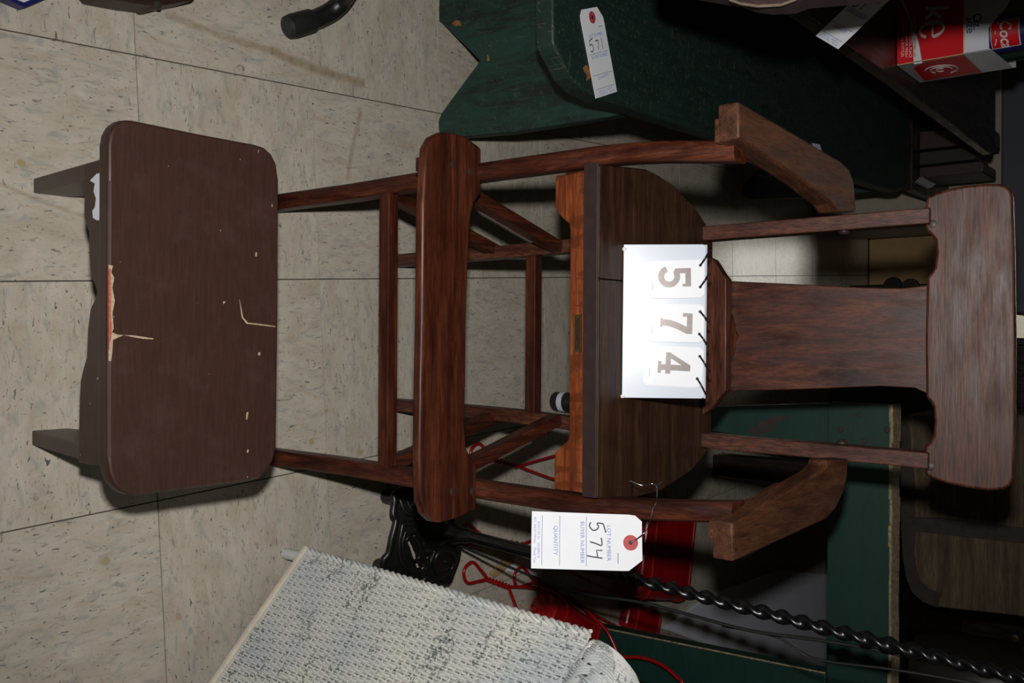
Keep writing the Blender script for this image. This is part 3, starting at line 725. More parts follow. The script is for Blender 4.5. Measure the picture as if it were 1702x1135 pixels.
for q in range(130):
    pts = []
    for k in range(34):
        a = R(28+k*7.5); sx_ = .002+q*.0037+.026*k/33-.012
        if sx_ < .001 or sx_ > .425: continue
        pts.append(armp(sx_, a, .99+.02*math.sin(q*2.1)))
    if len(pts) > 2: tube_bm(bm, pts, .0019, 5)
finish(bm, 'arm_wrapping', M['wicker'], WK, kind='stuff')

# ================================================================== FLOOR LAMP (cast iron foot, twisted pole)
lb0 = at(722, 900, 'z', 0)
LP = thing('floor_lamp', 'black iron floor lamp with openwork cast foot and twisted pole', 'lamp', lb0)
lc = at(716, 880, 'z', .05); lc = V((lc.x, lc.y, 0))
def dome(p):
    r = math.hypot(p.x-lc.x, p.y-lc.y); return .012+.052*max(0, 1-(r/.155)**1.6)
def domed(px, lift=0.0):
    p = at(*px, 'z', .02); z = dome(p)
    for _ in range(4): p = at(*px, 'z', z); z = dome(p)
    return V((p.x, p.y, z+lift))
outer = [(658, 818), (657, 832), (654, 855), (659, 866), (652, 895), (647, 920), (639, 930), (638, 944), (645, 957), (658, 955), (672, 958), (690, 958), (698, 965), (703, 967), (709, 960), (722, 966), (735, 969), (746, 968), (753, 950), (760, 930), (762, 912), (756, 898), (752, 870), (748, 840), (735, 818), (700, 808)]
holes = [[(679, 889), (687, 887), (695, 887), (690, 892)], [(679, 903), (683, 899), (688, 910), (691, 917), (691, 924), (685, 923), (684, 914)], [(691, 930), (696, 930), (697, 937), (701, 940), (694, 942), (692, 936)], [(699, 897), (704, 897), (705, 904), (700, 905)], [(736, 926), (741, 923), (742, 926), (737, 928)], [(736, 942), (746, 938), (747, 940), (737, 944)], [(681, 841), (684, 840), (684, 844), (681, 845)], [(690, 861), (696, 861), (695, 864), (691, 864)], [(711, 921), (715, 922), (714, 928), (710, 927)]]
def grow(h, k):
    mx = sum(p[0] for p in h)/len(h); my = sum(p[1] for p in h)/len(h); return [(mx+(p[0]-mx)*k, my+(p[1]-my)*k) for p in h]
holes = [grow(h, 1.55) for h in holes]
def inside(p, poly):
    r = False; n = len(poly)
    for k in range(n):
        (x1, y1), (x2, y2) = poly[k], poly[(k+1) % n]
        if (y1 > p[1]) != (y2 > p[1]) and p[0] < (x2-x1)*(p[1]-y1)/(y2-y1)+x1: r = not r
    return r
bm = bmesh.new(); gv = {}; st_ = 1.6
def gvert(i, j):
    if (i, j) not in gv: gv[(i, j)] = bm.verts.new(domed((636+i*st_, 806+j*st_)))
    return gv[(i, j)]
for i in range(80):
    for j in range(103):
        c = (636+(i+.5)*st_, 806+(j+.5)*st_)
        if inside(c, outer) and not any(inside(c, h) for h in holes): bm.faces.new((gvert(i, j), gvert(i+1, j), gvert(i+1, j+1), gvert(i, j+1)))
bd = [v for v in bm.verts if v.is_boundary]
for _ in range(4):
    new = {v: sum((e.other_vert(v).co for e in v.link_edges if e.is_boundary), V((0, 0, 0)))/max(1, sum(1 for e in v.link_edges if e.is_boundary)) for v in bd}
    for v, q in new.items(): v.co = v.co*.5+q*.5
ret = bmesh.ops.extrude_face_region(bm, geom=bm.faces[:])
for v in [g_ for g_ in ret['geom'] if isinstance(g_, bmesh.types.BMVert)]: v.co.z -= .005
finish(bm, 'foot_plate', M['iron'], LP)
def ridge(px, rad, closed=False, lift=.001, nm='foot_scroll'):
    return tube(nm, [domed((p.x, p.y), lift) for p in smooth_path([V((a, b, 0)) for a, b in px], 4, closed)], rad, M['iron'], LP, 8, closed)
ridge(outer, .0065, True, -.002, 'foot_rim')
ridge([(668, 872), (663, 900), (664, 925), (675, 945), (692, 950), (706, 945), (711, 930)], .0045)
ridge([(673, 884), (668, 905), (672, 928), (684, 945), (697, 950)], .0030)
ridge([(688, 893), (696, 905), (699, 922), (706, 936), (700, 946)], .0042)
ridge([(674, 898), (683, 891), (694, 905), (697, 924), (686, 931), (679, 912)], .0024, True)
ridge([(668, 872), (690, 869), (712, 876), (720, 892)], .0048)
ridge([(724, 950), (722, 930), (732, 915), (747, 914), (754, 926), (750, 946), (738, 955)], .0042, True)
ridge([(703, 958), (708, 944), (716, 930), (722, 915)], .0046)
ridge([(664, 830), (672, 850), (690, 856), (708, 850)], .0040)
ridge([(676, 832), (684, 848), (697, 850)], .0028)
for k in range(9):
    px = (667+k*.2-.9*math.sin(k*.4), 878+k*6.2); lathe('foot_bead', [(.0034, 0), (.0026, .0022), (0, .0032)], domed(px, .0), M['iron'], LP, n=9)
for px in ((712, 916), (705, 939), (741, 934), (690, 880), (688, 838), (694, 832)): lathe('foot_boss', [(.0060, 0), (.0048, .004), (0, .006)], domed(px, .0), M['iron'], LP, n=12)
for px in ((652, 944), (703, 958), (740, 958), (668, 830), (745, 850)): 
    q = domed(px); lathe('foot_pad', [(.010, 0), (.012, .004), (.010, q.z)], V((q.x, q.y, 0)), M['iron'], LP, n=12)
lathe('hub', [(.034, .050), (.030, .066), (.022, .076), (.015, .09), (.019, .105), (.014, .12), (.0105, .15)], lc, M['iron'], LP)
ptop = at(1690, 1126, 'y', lc.y+.02); ptop = V((lc.x, lc.y, .14))+(ptop-V((lc.x, lc.y, .14)))*1.25
p0 = V((lc.x, lc.y, .14)); dd = (ptop-p0).normalized(); s1 = dd.orthogonal().normalized(); s2 = dd.cross(s1)
plen = (ptop-p0).length
tube('pole', [p0, p0+dd*.30], .0100, M['iron_pole'], LP, 12)
bm = bmesh.new(); rings = []; nn = 260
for k in range(nn+1):
    s = .28+(plen-.28)*k/nn; tw = s*112
    rings.append([p0+dd*s+(s1*math.cos(a)+s2*math.sin(a))*(.0076+.0030*math.cos(2*(a-tw))) for a in [2*math.pi*q/14 for q in range(14)]])
loft_bm(bm, rings); finish(bm, 'twisted_pole', M['iron_pole'], LP, angle=80)
# dangling cord
cy_ = lc.y+.05
tube('cord', smooth_path([at(*p, 'y', cy_) for p in ((760, 905), (870, 952), (960, 985), (1060, 1000), (1136, 1019), (1247, 1048), (1363, 1064), (1480, 1085), (1600, 1110), (1720, 1142))], 5), .0024, M['rubber'], LP, 6)
tube('cord', smooth_path([at(*p, 'y', cy_+.01) for p in ((1200, 1040), (1284, 1056), (1325, 1080), (1363, 1097), (1480, 1112), (1600, 1132), (1700, 1150))], 5), .0018, M['rubber'], LP, 6)

# ================================================================== RED METAL BOXES with twisted wire handles
def popper(label, loop_px, split_px, body_px, bw_, bl_, bhh, zc=.035, hid=False):
    lp_, sp_, bp = at(*loop_px, 'z', .012), at(*split_px, 'z', .02), at(*body_px, 'z', zc)
    d = (bp-lp_); d.z = 0; d.normalize(); s = V((d.y, -d.x, 0))
    t = thing('wire_handled_box', label, 'metal box', V((bp.x, bp.y, 0)), 'red wire handled boxes')
    # body: round-cornered drum with a rolled rim and a domed near end
    q = bp+d*.0; q.z = 0
    def ringp(k, grow=0.0, y=0.0):
        return [q+d*k+s*a+V((0, 0, b+bhh/2+.004)) for a, b in rrect(bw_+grow, bhh+grow, (bhh+grow)*.42, 5)]
    bm = bmesh.new()
    loft_bm(bm, [ringp(0, -.020), ringp(.004, -.010), ringp(.035, -.002), ringp(.036, .005), ringp(.042, .005), ringp(.043, 0), ringp(bl_*.6, .004), ringp(bl_-.006, .008), ringp(bl_-.005, .014), ringp(bl_, .014)])
    finish(bm, 'body', M['red'], t, angle=40)
    # handle: loop, twist, fork
    hd = (sp_-lp_); hl = hd.length; hd = hd/hl; hs = V((hd.y, -hd.x, 0))
    if hl > .02:
        lpw = .020; ll = min(.060, hl*.5)
        loop = [lp_+hd*ll, lp_+hd*ll*.6+hs*lpw*.6, lp_+hd*ll*.2+hs*lpw, lp_+hs*lpw*.4-hd*.004, lp_-hs*lpw*.4-hd*.004, lp_+hd*ll*.2-hs*lpw, lp_+hd*ll*.6-hs*lpw*.6]
        tube('handle_loop', smooth_path(loop, 5, True), .0032, M['red'], t, 8, True)
        nt_ = 40; bm = bmesh.new()
        for ph in (0, math.pi):
            tube_bm(bm, [lp_+hd*(ll+(hl-ll)*k/nt_)+(hs*math.cos(k*.55+ph)+V((0, 0, 1))*math.sin(k*.55+ph))*.0028 for k in range(nt_+1)], .0030, 7)
        finish(bm, 'handle_twist', M['red'], t, angle=70)
    for k in (-1, 1):
        e = q+s*k*(bw_/2+.001)+V((0, 0, bhh*.55))+d*.006
        tube('handle_fork', smooth_path([sp_, sp_.lerp(e, .5)+s*k*.004, e, e+d*.03], 5), .0030, M['red'], t, 8)
    return t, q, d, s
p1, q1, d1_, s1_ = popper('red metal box with twisted wire loop handle, just beyond the wicker edge', (775, 949), (845, 975), (893, 1022), .105, .17, .075)
for k in (-1, 1):
    c = q1+s1_*(k*.022-.03)-d1_*.012+V((0, 0, .03))
    tube('small_ring', [c+(d1_*math.cos(a)+V((s1_.x, s1_.y, .6)).normalized()*math.sin(a))*.009 for a in [2*math.pi*i/14 for i in range(14)]], .0017, M['red'], p1, 6, True)
popper('wide red metal box with wire handle, partly behind tag 574', (768, 888), (868, 905), (1048, 908), .24, .22, .075)
popper('red metal box with wire fork showing below the chair seat', (786, 752), (861, 775), (985, 778), .09, .13, .07)
popper('red metal box lying under the lamp cord beside the green trestle', (858, 957), (915, 975), (1045, 1024), .06, .14, .035)
hp = [at(*p, 'y', 1.735) for p in ((1030, 1088), (1060, 1092), (1085, 1098), (1106, 1109), (1122, 1123), (1131, 1140))]
hp = [V((hp[0].x-.10, 1.735, .004)), V((hp[0].x-.05, 1.735, hp[0].z*.7))]+hp+[V((hp[-1].x+.03, 1.735, hp[-1].z*.6)), V((hp[-1].x+.035, 1.735, .004))]
tube('wire_hoop', smooth_path(hp, 6), .0040, M['red'], None, 8, loc=V((hp[-1].x, 1.735, 0)), label='thin red wire hoop curving in front of the green trestle', cat='wire')
# scraps between them
slab('paper_scrap', [at(*p, 'z', .004) for p in ((862, 925), (905, 938), (900, 960), (840, 948), (848, 936))], (0, 0, -.003), M['white_sheet'], None, 0, loc=at(870, 940), smooth=False, label='small pale paper scrap on the floor by the lamp foot', cat='paper')
slab('wood_offcut', [at(*p, 'z', .008) for p in ((835, 934), (850, 926), (856, 934), (824, 960), (817, 955))], (0, 0, -.007), M['cardboard'], None, .001, loc=at(838, 942), label='small brown wood offcut beside the paper scrap', cat='wood')

# ================================================================== GREEN TRESTLE TABLE (behind right)
gyp = 1.78
GT = thing('trestle_table', 'green painted trestle with chipped raw top edge behind the chair arm', 'table', V((.5, gyp, 0)))
a, b_ = at(1376, 668, 'y', gyp), at(1480, 672, 'y', gyp)
zl, zh = a.z, b_.z; xL = a.x; xR = .86
slab('rail_board', [(xL, gyp, zl), (xR, gyp, zl), (xR, gyp, zh), (xL, gyp, zh)], (0, .028, 0), M['green_flat'], GT, .0015)
# the bare, splintered top edge in uneven lengths
x = xL
while x < xR:
    ln = random.uniform(.02, .06); x2 = min(xR, x+ln)
    box('raw_edge', (x, gyp+random.uniform(-.0018, .0008), zh-.001-random.random()*.002), (x2, gyp+.048, zh+.0035+random.uniform(-.001, .0015)), M['raw_edge'], GT, .0008); x = x2
L0, L1 = at(1186, 676, 'y', gyp+.004), at(1186, 716, 'y', gyp+.004); T0, T1 = at(1376, 670, 'y', gyp+.004), at(1376, 745, 'y', gyp+.004)
def down(p, q): k = (q.z-0)/(p.z-q.z); return q+(q-p)*k
slab('leg', [T0, T1, down(T1, L1), down(T0, L0)], (0, .03, 0), M['green_flat'], GT, .002)
K0, K1 = at(990, 1040, 'y', gyp-.004), at(1372, 1117, 'y', gyp-.004)
D0 = down(K1, K0); wd = V((.10, 0, 0))
slab('leg', [K1, K1+wd, D0+wd, D0], (0, .03, 0), M['green_flat'], GT, .002)
sd_ = .0012
slab('worn_edge', [K1-V((0, sd_, 0)), K1-V((0, sd_, 0))+V((.003, 0, 0)), D0-V((0, sd_, 0))+V((.003, 0, 0)), D0-V((0, sd_, 0))], (0, .001, 0), M['raw_edge'], GT, 0, smooth=False)
for p in ((1428, 690), (1397, 714), (1474, 714), (1436, 733)):
    lathe('nail_head', [(.0058, 0), (.005, .001), (0, .0013)], at(*p, 'y', gyp), M['metal_strip'], GT, (0, -1, 0), 12)
slab('scraped_patch', [atp(x_, y_, (0, gyp+.0038, 0), (0, 1, 0)) for x_, y_ in ((1238, 718), (1265, 700), (1290, 690), (1310, 692), (1290, 704), (1282, 716), (1262, 722))], (0, -.0004, 0), M['metal_strip'], GT, 0, smooth=False)
# pale board on the floor beyond it
slab('floor_board', [at(*p, 'z', .012) for p in ((1105, 1046), (1180, 990), (1300, 948), (1376, 955), (1376, 1125), (1240, 1096))], (0, 0, -.011), M['white_sheet'], None, .001, loc=at(1250, 1040), label='pale blue grey board lying flat on the floor behind the lamp pole', cat='board')

# ================================================================== DARK LOW TABLE, TRUNK AND JUG (far right)
ty = 2.45
tz = at(1497, 870, 'y', ty).z
LT = thing('low_table', 'dark low table carrying the weathered trunk', 'table', V((.75, ty+.3, 0)))
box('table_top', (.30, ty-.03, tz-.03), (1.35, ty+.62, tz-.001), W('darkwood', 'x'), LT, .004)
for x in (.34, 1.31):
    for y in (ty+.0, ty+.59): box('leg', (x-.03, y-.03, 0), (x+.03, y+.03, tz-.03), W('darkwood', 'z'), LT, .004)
TR = thing('wooden_trunk', 'weathered wooden trunk with dark metal strips and a rounded lower corner', 'trunk', V((.5, ty+.2, tz)))
tp = [(1497, 690), (1497, 800), (1498, 880), (1501, 930), (1507, 962), (1517, 985), (1534, 1000), (1558, 1009), (1640, 1018), (1720, 1027), (1720, 690)]
tpt = [at(*p, 'y', ty) for p in tp]
slab('body', tpt, (0, .42, 0), W('weathered', 'x'), TR, .004)
ctr = at(1610, 850, 'y', ty)
def strip(pp, wid, nm):
    o = []
    for i, p in enumerate(pp): o.append(p+V((0, -.003, 0)))
    inn = [p+(ctr-p).normalized()*wid+V((0, -.003, 0)) for p in pp]
    return slab(nm, o+inn[::-1], (0, .004, 0), M['metal_strip'], TR, .0006)
strip(tpt[0:8], .036, 'edge_strip')
slab('strap', [at(*p, 'y', ty-.004) for p in ((1499, 860), (1500, 880), (1600, 892), (1720, 905), (1720, 880), (1560, 860))], (0, .005, 0), M['metal_strip'], TR, .0008)
for p in ((1505, 850), (1520, 868), (1560, 872), (1600, 880), (1640, 886)): lathe('rivet', [(.005, 0), (.004, .002), (0, .003)], at(*p, 'y', ty-.004), M['metal_strip'], TR, (0, -1, 0), 10)
jb = at(1510, 1090, 'y', ty+.1)
lathe('stone_jug', [(.085, 0), (.10, .01), (.112, .08), (.112, .22), (.09, .29), (.04, .33), (.035, .37), (.042, .375)], V((jb.x+.04, ty+.13, tz)), M['jug'], None, loc=V((jb.x+.04, ty+.13, tz)), label='dark brown stoneware jug beside the wooden trunk', cat='jug')

DC = thing('backdrop_cabinet', 'tall dark wooden cabinet added as a backdrop behind the trunk', 'cabinet', V((.9, 3.5, 0)))  # added cabinet, keeps the background behind the trunk dark
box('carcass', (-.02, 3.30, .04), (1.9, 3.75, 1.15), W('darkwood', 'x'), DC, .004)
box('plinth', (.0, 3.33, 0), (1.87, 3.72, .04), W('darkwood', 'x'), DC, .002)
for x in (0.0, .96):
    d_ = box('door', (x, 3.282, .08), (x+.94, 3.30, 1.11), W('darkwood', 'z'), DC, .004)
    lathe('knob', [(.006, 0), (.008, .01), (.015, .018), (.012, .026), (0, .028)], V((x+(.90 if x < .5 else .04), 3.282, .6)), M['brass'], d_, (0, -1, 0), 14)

# ================================================================== DARK TABLE ON THE LEFT with bottle carton
tt = .70
e0 = at(1500, 143, 'z', tt); e1_ = at(1646, 257, 'z', tt)
DT = thing('side_table', 'dark polished table on the left carrying the red bottle carton', 'table', V((e1_.x-.4, 1.9, 0)))
xe = (e0.x+e1_.x)/2
ed = [(xe-.012, 1.20, tt), (e0.x, e0.y, tt), (e1_.x-.004, e1_.y-.02, tt), (e1_.x-.004, e1_.y+.02, tt), (e1_.x-.03, e1_.y+.05, tt), (-1.2, e1_.y+.05, tt), (-1.2, 1.20, tt)]
slab('table_top', ed, (0, 0, -.022), W('darkwood', 'y'), DT, .003, 3)
for x, y in ((-.80, 1.28), (-.80, 2.36), (-1.13, 1.28), (-1.13, 2.36)): box('leg', (x-.025, y-.025, 0), (x+.025, y+.025, tt-.022), W('darkwood', 'z'), DT, .003)
box('apron', (-.80, 1.30, tt-.10), (-.782, 2.34, tt-.022), W('darkwood', 'y'), DT, .002)
# carton
c0 = at(1490, 109, 'z', tt); cw, cdp = .205, .135
CX, CY = c0.x, c0.y
BC = thing('bottle_carton', 'red and white cardboard bottle carton with a bottle in it', 'carton', V((CX-.1, CY+.07, tt)))
def cf(px, py): return at(px, py, 'y', CY)
zr = cf(1602, 90).z-tt; zw = cf(1660, 70).z-tt
FR = lambda a, b, c=0.0: V((CX+a, CY-c, tt+b))
SR = lambda a, b, c=0.0: V((CX+c, CY+a, tt+b))
slab('front_lower', [FR(-cw, .001), FR(0, .001), FR(0, zr), FR(-cw, zr)], (0, .0015, 0), M['c_red'], BC, 0, smooth=False)
slab('front_upper', [at(*p, 'y', CY) for p in ((1602, 89.5), (1602, -70), (1720, -70), (1673, 11), (1649, 38), (1643, 46), (1644, 82.3))], (0, .0015, 0), M['c_white'], BC, 0, smooth=False)
slab('side_lower', [SR(0, .001), SR(cdp, .001), SR(cdp, zr), SR(0, zr)], (-.0015, 0, 0), M['c_side'], BC, 0, smooth=False)
slab('side_upper', [SR(0, zr), SR(cdp, zr), SR(cdp, zw-.005), SR(0, zw-.012)], (-.0015, 0, 0), M['c_white'], BC, 0, smooth=False)
slab('side_red_print', [SR(.028, .020, .0004), SR(cdp-.008, .012, .0004), SR(cdp-.008, zr-.002, .0004), SR(.006, zr-.002, .0004), SR(.004, .05, .0004)], (.0003, 0, 0), M['c_red'], BC, 0, smooth=False)
slab('back', [V((CX-cw, CY+cdp, tt+.001)), V((CX, CY+cdp, tt+.001)), V((CX, CY+cdp, tt+zw)), V((CX-cw, CY+cdp, tt+zw))], (0, .0015, 0), M['c_side'], BC, 0, smooth=False)
slab('handle_panel', [V((CX-cw, CY+cdp*.5, tt+.001)), V((CX-.01, CY+cdp*.5, tt+.001)), V((CX-.01, CY+cdp*.5, tt+zw+.03)), V((CX-.06, CY+cdp*.5, tt+.25)), V((CX-cw, CY+cdp*.5, tt+.25))], (0, .002, 0), M['c_side'], BC, 0, smooth=False)
# front print
wv = [(1538, 106), (1534, 85), (1527, 62), (1517, 42), (1503, 12), (1500, -4), (1506, -4), (1512, 14), (1522, 36), (1529, 48), (1518, 60), (1519, 80), (1519, 104)]
def fpt(p, c=.0006): q = cf(*p); return V((q.x, CY-c, q.z))
wv = [(1519, 107), (1518, 80), (1514, 45), (1508, 22), (1500, 9), (1496, 0), (1503, 0), (1508, 14), (1518, 44), (1527, 70), (1533, 105)]
slab('wave_print', [fpt(p) for p in wv], (0, .0002, 0), M['print_white'], BC, 0, smooth=False)
slab('border_print', [FR(-cw, zr-.0008, .0006), FR(0, zr-.0008, .0006), FR(0, zr+.0012, .0006), FR(-cw, zr+.0012, .0006)], (0, .0002, 0), M['orange_line'], BC, 0, smooth=False)
slab('border_print', [FR(-.0012, .001, .0006), FR(0.0, .001, .0006), FR(0, zr, .0006), FR(-.0012, zr, .0006)], (0, .0002, 0), M['orange_line'], BC, 0, smooth=False)
ec = fpt((1549, 49))
bm = bmesh.new()
ea, eb = (fpt((1528, 50)).z-ec.z), (fpt((1571, 50)).z-ec.z); er = (eb-ea)/2; ew = .0155
ring = arc(0, 0, ew, 5, 330, 26, er)
v, f = [], []
for i, (a, b) in enumerate(ring):
    k = .72+.26*abs(math.sin(R(5+325*i/26)/1.0)); v += [(a, b), (a*.62 if a > 0 else a*.55, b*.84)]
    if i: f.append((2*i-2, 2*i-1, 2*i+1, 2*i))
put2d(bm, (v, f), lambda a, b: V((ec.x+a, CY-.0006, ec.z+b)))
put2d(bm, stroke2d([(-ew*.6, .001), (ew*.8, .001)], .0028), lambda a, b: V((ec.x+a, CY-.0007, ec.z+b)))
finish(bm, 'letter_print', M['print_white'], BC, smooth=False)
lettering('letter_print', [('Oz.', .0185, fpt((1624, 36)).x-CX, fpt((1624, 36)).z-tt), ('Size', .0185, fpt((1613, 39)).x-CX+.002, fpt((1613, 39)).z-tt)], lambda a, b: FR(a, b, .0006), M['navy'], BC)
lettering('letter_print', [('k', .052, ec.x-CX-.030, ec.z-tt+.006, 'CENTER', .15, .0008)], lambda a, b: FR(a, b, .0006), M['print_white'], BC)
lettering('small_print', [('CONTENTS 6 BOTTLES', .0062, -.045, .010), ('TO KEEP FLAVOR FRESH', .0062, -.045, .0165), ('STORE IN A COOL PLACE', .0062, -.045, .023), ('REFRIGERATE BEFORE USE', .0062, -.045, .0295)], lambda a, b: FR(a, b, .0006), M['print_white'], BC)
bm = bmesh.new()
for k in range(3):
    tube_bm(bm, [SR(a+.07, b+.055, .0006) for a, b in arc(0, 0, .030-.010*k, 20+60*k, 250+60*k, 14, .026-.009*k)], .0012, 5)
finish(bm, 'script_print', M['print_white'], BC)
# bottles: dark glass with red label
def bottle(x, y, lab, with_label=True):
    z = tt+.003
    t = thing('glass_bottle', lab, 'bottle', V((x, y, z)), 'bottles in the carton')
    lathe('body', [(.026, 0), (.030, .004), (.031, .09), (.0305, .14), (.0312, .20), (.029, .225), (.020, .25), (.0145, .28), (.0135, .31), (.0145, .315)], V((x, y, z)), M['glass'], t)
    lathe('cap', [(.0155, .313), (.016, .320), (.012, .323), (0, .323)], V((x, y, z)), M['steel'], t)
    if with_label:
        def lf(a, b, r): th = -math.pi/2+(a+.011)/.0315; return V((x+r*math.cos(th), y+r*math.sin(th), z+b))
        def patch(a0, a1, b0, b1, r, mat, nm):
            bm = bmesh.new(); n = 12
            lo = [bm.verts.new(lf(a0+(a1-a0)*i/n, b0, r)) for i in range(n+1)]; hi = [bm.verts.new(lf(a0+(a1-a0)*i/n, b1, r)) for i in range(n+1)]
            for i in range(n): bm.faces.new((lo[i], lo[i+1], hi[i+1], hi[i]))
            return finish(bm, nm, mat, t)
        z0_ = at(1647, 60, 'y', y-.031).z-z; z1_ = at(1692, 60, 'y', y-.031).z-z
        patch(-.050, .050, z0_-.006, z1_+.010, .0314, M['navy'], 'label_band')
        patch(-.024, .024, z0_-.001, z1_+.002, .0317, M['print_white'], 'label_border')
        lb = patch(-.0225, .0225, z0_, z1_+.0005, .0320, M['c_red'], 'label_panel')
        h = z1_-z0_
        v, f = text2d('Coca', .024, 'CENTER', .25, .0004); bm = bmesh.new()
        put2d(bm, ([(a*.92, b+z0_+h*.52) for a, b in v], f), lambda a, b: lf(a, b, .0324))
        put2d(bm, stroke2d([(-.020, z0_+h*.28), (-.005, z0_+h*.16), (.008, z0_+h*.18), (.016, z0_+h*.10)], .0014), lambda a, b: lf(a, b, .0324))
        finish(bm, 'label_lettering', M['print_white'], t, smooth=False)
bx_ = at(1668, 64, 'y', CY+.005)
bottle(CX-.034, CY+.036, 'dark glass bottle with red label at the carton front')
bottle(CX-.034, CY+.101, 'dark glass bottle behind the labelled one in the carton', False)
# tag on that table: hangs over the edge
h3 = at(1470, -22, 'y', 1.22); b3 = at(1374, 70, 'y', 1.20)
make_tag('lot_tag', 'white tag hanging over the dark table edge, half in shadow', h3, h3-b3, V((-.5, .1, .75)), '51', (h3-b3).length*1.12, .060, .0)
# clutter under and behind the table
def clutter(name, label, cat, px, Y, w_, h_, d_, mat, extra=None, grp='things under the dark table'):
    c = at(*px, 'y', Y); z = 0 if c.z < h_+.05 else c.z
    t = thing(name, label, cat, V((c.x, Y+d_/2, z)), grp)
    box('cover', (c.x-w_/2, Y, z), (c.x+w_/2, Y+d_, z+h_), mat, t, .003)
    if extra: box(extra, (c.x-w_/2+.004, Y-.002, z+.004), (c.x+w_/2-.006, Y+.004, z+h_-.004), M['paper'], t, .001)
    return t

# ---- low shelf under the table with books and papers
US = thing('low_shelf', 'dark low shelf beneath the polished table', 'shelf', V((-.62, 2.75, 0)))
uz = at(1520, 300, 'y', 2.74).z
box('shelf_board', (-1.1, 2.72, uz-.025), (-.42, 3.10, uz), W('darkwood', 'x'), US, .003)
for x in (-1.07, -.74): box('side', (x-.02, 2.72, 0), (x+.02, 3.10, uz-.025), W('darkwood', 'z'), US, .003)
def book(x, w_, h_, mat, label, tilt=0, pages=True):
    t = thing('book', label, 'book', V((x, 2.78, uz)), 'things on the low shelf')
    d = .16; ca, sa = math.cos(tilt), math.sin(tilt)
    f = lambda a, b: V((x+a*ca+b*sa, 2.78, uz+.001+b*ca+abs(a*sa)))
    slab('cover', [f(0, 0), f(w_, 0), f(w_, h_), f(0, h_)], (0, d, 0), mat, t, .002)
    if pages: slab('pages', [p+V((0, .003, .002)) for p in (f(w_*.15, 0), f(w_*.85, 0), f(w_*.85, h_), f(w_*.15, h_))], (0, d-.006, 0), M['cream_trim'], t, 0, smooth=False)
X = lambda y, x=1560: at(x, y, 'y', 2.78).x
book(X(215), .05, .17, M['brown_box'], 'tall dark brown book on the low shelf', pages=True)
book(X(250), .035, .14, M['darkbook'], 'dark olive book beside the tall dark brown book')
book(X(275), .03, .16, M['brown_box'], 'slim dark book nearest the shelf end')
t = thing('stationery_box', 'small open grey box with black tools on the low shelf', 'box', V((X(180), 2.76, uz)), 'things on the low shelf')
bx0 = X(165)
box('box_body', (bx0-.10, 2.75, uz+.001), (bx0+.05, 2.90, uz+.09), M['rubber'], t, .003)
box('label_strip', (bx0-.09, 2.7485, uz+.02), (bx0+.02, 2.751, uz+.05), M['white_sheet'], t, .0004)
for k in range(4): tube('tool_handle', [V((bx0-.08+.03*k, 2.80, uz+.085)), V((bx0-.07+.035*k, 2.81, uz+.15+.02*(k % 2)))], .006, M['steel'] if k % 2 else M['rubber'], t, 8)

slab('magazine', [at(*p, 'z', uz+.012) for p in ((1526, 302), (1541, 288), (1560, 304), (1546, 313))], (0, 0, -.011), M['c_white'], None, .001, loc=at(1545, 300, 'z', uz), label='small pale magazine lying at the front of the low shelf', cat='magazine')
slab('paper_slip', [at(*p, 'z', bz+.0016) for p in ((1351, 238), (1363, 240), (1366, 252), (1354, 249))], (0, 0, -.0012), M['white_sheet'], None, 0, smooth=False, loc=at(1357, 245, 'z', bz), label='tiny white paper slip on the green bench behind the chair arm', cat='paper')
# ---- grey-blue cabinet with a beige side further back
gy_ = 3.15
s0, s1b = at(1641, 240, 'y', gy_), at(1664, 300, 'y', gy_)
KB = thing('storage_cabinet', 'grey blue cabinet with beige base strip in the far background', 'cabinet', V((-.75, gy_+.2, 0)))
box('beige_base', (-1.5, gy_, 0), (at(1650, 305, 'y', gy_).x+.10, gy_+.40, at(1664, 270, 'y', gy_).z), M['beige'], KB, .004)
box('panel', (-1.5, gy_+.01, at(1664, 270, 'y', gy_).z), (at(1690, 520, 'y', gy_).x, gy_+.40, 1.35), M['blue_panel'], KB, .004)

# ---- cardboard box behind the chair
by = 3.72
c1_ = at(1440, 290, 'y', by)
CBX = thing('cardboard_box', 'tan cardboard box on the floor behind the chair back', 'box', V((-.35, by+.2, 0)))
xa, xb = at(1470, 285, 'y', by).x, at(1470, 476, 'y', by).x; bh_ = .36
for nm, lo, hi in (('front', (xa, by, 0), (xb, by+.006, bh_)), ('back', (xa, by+.40, 0), (xb, by+.406, bh_)), ('side', (xa, by, 0), (xa+.006, by+.40, bh_)), ('side', (xb-.006, by, 0), (xb, by+.40, bh_)), ('bottom', (xa, by, 0), (xb, by+.40, .006))):
    box(nm, lo, hi, M['cardboard'], CBX, .001)
slab('flap', [V((xa, by, bh_)), V((xb, by, bh_)), V((xb-.02, by-.09, bh_-.10)), V((xa+.02, by-.09, bh_-.10))], (0, -.004, .002), M['cardboard'], CBX, .0005)
rt = at(1560, 425, 'y', by+.12)
lathe('round_tin', [(.02, 0), (.15, .003), (.155, .012), (.155, .03), (.148, .03), (.146, .012), (.01, .010)], V((rt.x+.01, by+.16, rt.z-.02)), M['jug'], None, ax=(0, -.9, .35), n=32, loc=V((rt.x, by+.2, rt.z)), label='round dark rimmed tin leaning in the cardboard box', cat='tin')
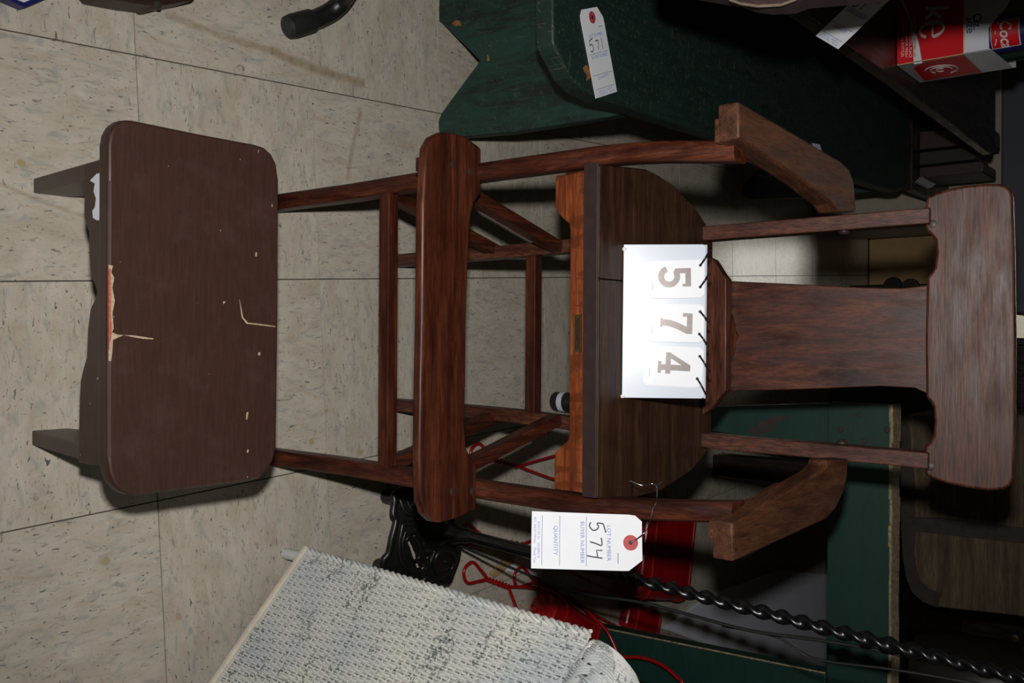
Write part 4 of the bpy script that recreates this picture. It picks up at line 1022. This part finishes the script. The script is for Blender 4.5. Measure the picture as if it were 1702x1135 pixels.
for px, yy_, lab in (((1484, 476), by-.20, 'black caster wheel by the cardboard box, nearer one'), ((1513, 478), by-.09, 'grey caster wheel by the cardboard box, farther one')):
    c = at(*px, 'y', yy_)
    t = thing('caster_wheel', lab, 'wheel', V((c.x, yy_, 0)), 'wheels by the cardboard box')
    lathe('wheel', [(.008, -.010), (.030, -.010), (.034, -.005), (.034, .005), (.030, .010), (.008, .010)], V((c.x, yy_, c.z)), M['rubber'] if px[0] < 1500 else M['metal_strip'], t, (.3, 1, 0), 20)
    tube('stem', [V((c.x, yy_, c.z)), V((c.x, yy_, 0))], .008, M['rubber'], t, 8)
# black bit on the floor below the seat
bb = at(922, 667, 'z', 0)
t = thing('small_black_canister', 'small black canister with grey label under the chair seat', 'canister', bb)
lathe('canister_body', [(.019, 0), (.021, .003), (.021, .055), (.018, .06)], bb, M['rubber'], t, n=18)
lathe('canister_label', [(.0213, .018), (.0214, .019), (.0214, .030), (.0213, .031)], bb, M['white_sheet'], t, n=18)

# ================================================================== TUBULAR CHAIR at the far left edge
tcp = at(478, 44, 'z', .017)
TC = thing('tubular_chair', 'black tubular chair leg with rubber tip at the left edge of view', 'chair', V((tcp.x-.2, tcp.y+.1, 0)))
pth = smooth_path([at(505, 38, 'z', .017), at(530, 30, 'z', .020), at(556, 15, 'z', .030), at(575, -8, 'z', .055), at(590, -45, 'z', .12)], 6)
tube('leg', pth, .0155, M['tube'], TC, 16)
tipd = (pth[0]-pth[1]).normalized()
lathe('rubber_tip', [(.0165, -.018), (.0185, -.014), (.0190, .022), (.0175, .032), (.012, .036)], pth[0], M['rubber'], TC, tipd, 20)
pe = pth[-1]
frm = [pe, pe+V((-.03, -.02, .16)), V((pe.x-.04, .91, .46)), V((pe.x-.04, .910, .60)), V((pe.x-.04, .910, .98))]
tube('upright', smooth_path(frm, 5), .0125, M['tube'], TC, 12)
tube('upright', smooth_path([p+V((-.24, 0, 0)) for p in frm], 5), .0125, M['tube'], TC, 12)
tube('cross_tube', [frm[2], frm[2]+V((-.24, 0, 0))], .0125, M['tube'], TC, 12)
tube('floor_tube', [pth[3]+V((-.02, 0, -.03)), pth[3]+V((-.24, 0, -.03))], .0125, M['tube'], TC, 12)
# patterned upholstered back whose edge just enters the frame
yb_ = .862
bp_ = [(1085, -45), (1087, -22), (1150, -12), (1215, -1), (1234, 6), (1262, 10), (1300, 8), (1325, -1), (1400, -8), (1440, -12), (1550, -48), (1740, -64)]
bpt = [at(*p, 'y', yb_) for p in bp_]
slab('chair_back', bpt+[V((-.80, yb_, bpt[-1].z)), V((-.80, yb_, bpt[0].z))], (0, .035, 0), M['uphol'], TC, .004, label='dark red patterned fabric back')
tube('cream_braid', [p+V((.001, -.003, 0)) for p in bpt[3:8]], .0015, M['cream_trim'], TC, 7)
# ================================================================== corners of two flat things at the left edge
slab('framed_picture', [at(*p, 'z', .018) for p in ((8, -2), (42, 12.5), (78, -3), (40, -60))], (0, 0, -.017), M['navy'], None, .001, loc=at(42, 0), label='dark framed picture corner on the floor at the left edge', cat='picture')
fp_ = bpy.data.objects['framed_picture']
slab('picture', [at(*p, 'z', .0188) for p in ((22, -3), (40, 4), (57, -3), (42, -30))], (0, 0, -.0008), M['c_white'], fp_, 0, smooth=False)
bc_ = [(150, -30), (168, -6), (225, 5), (256, 9), (264, 14), (272, 9), (320, 1), (345, -30)]
slab('leather_case', [at(*p, 'z', .05) for p in bc_], (0, 0, -.049), M['brown_box'], None, .003, loc=at(260, -10), label='dark brown case corner on the floor beside the stool', cat='case')
cs = bpy.data.objects['leather_case']
lathe('corner_stud', [(.006, 0), (.005, .002), (0, .003)], at(262, 8, 'z', .05), M['metal_strip'], cs, n=12)
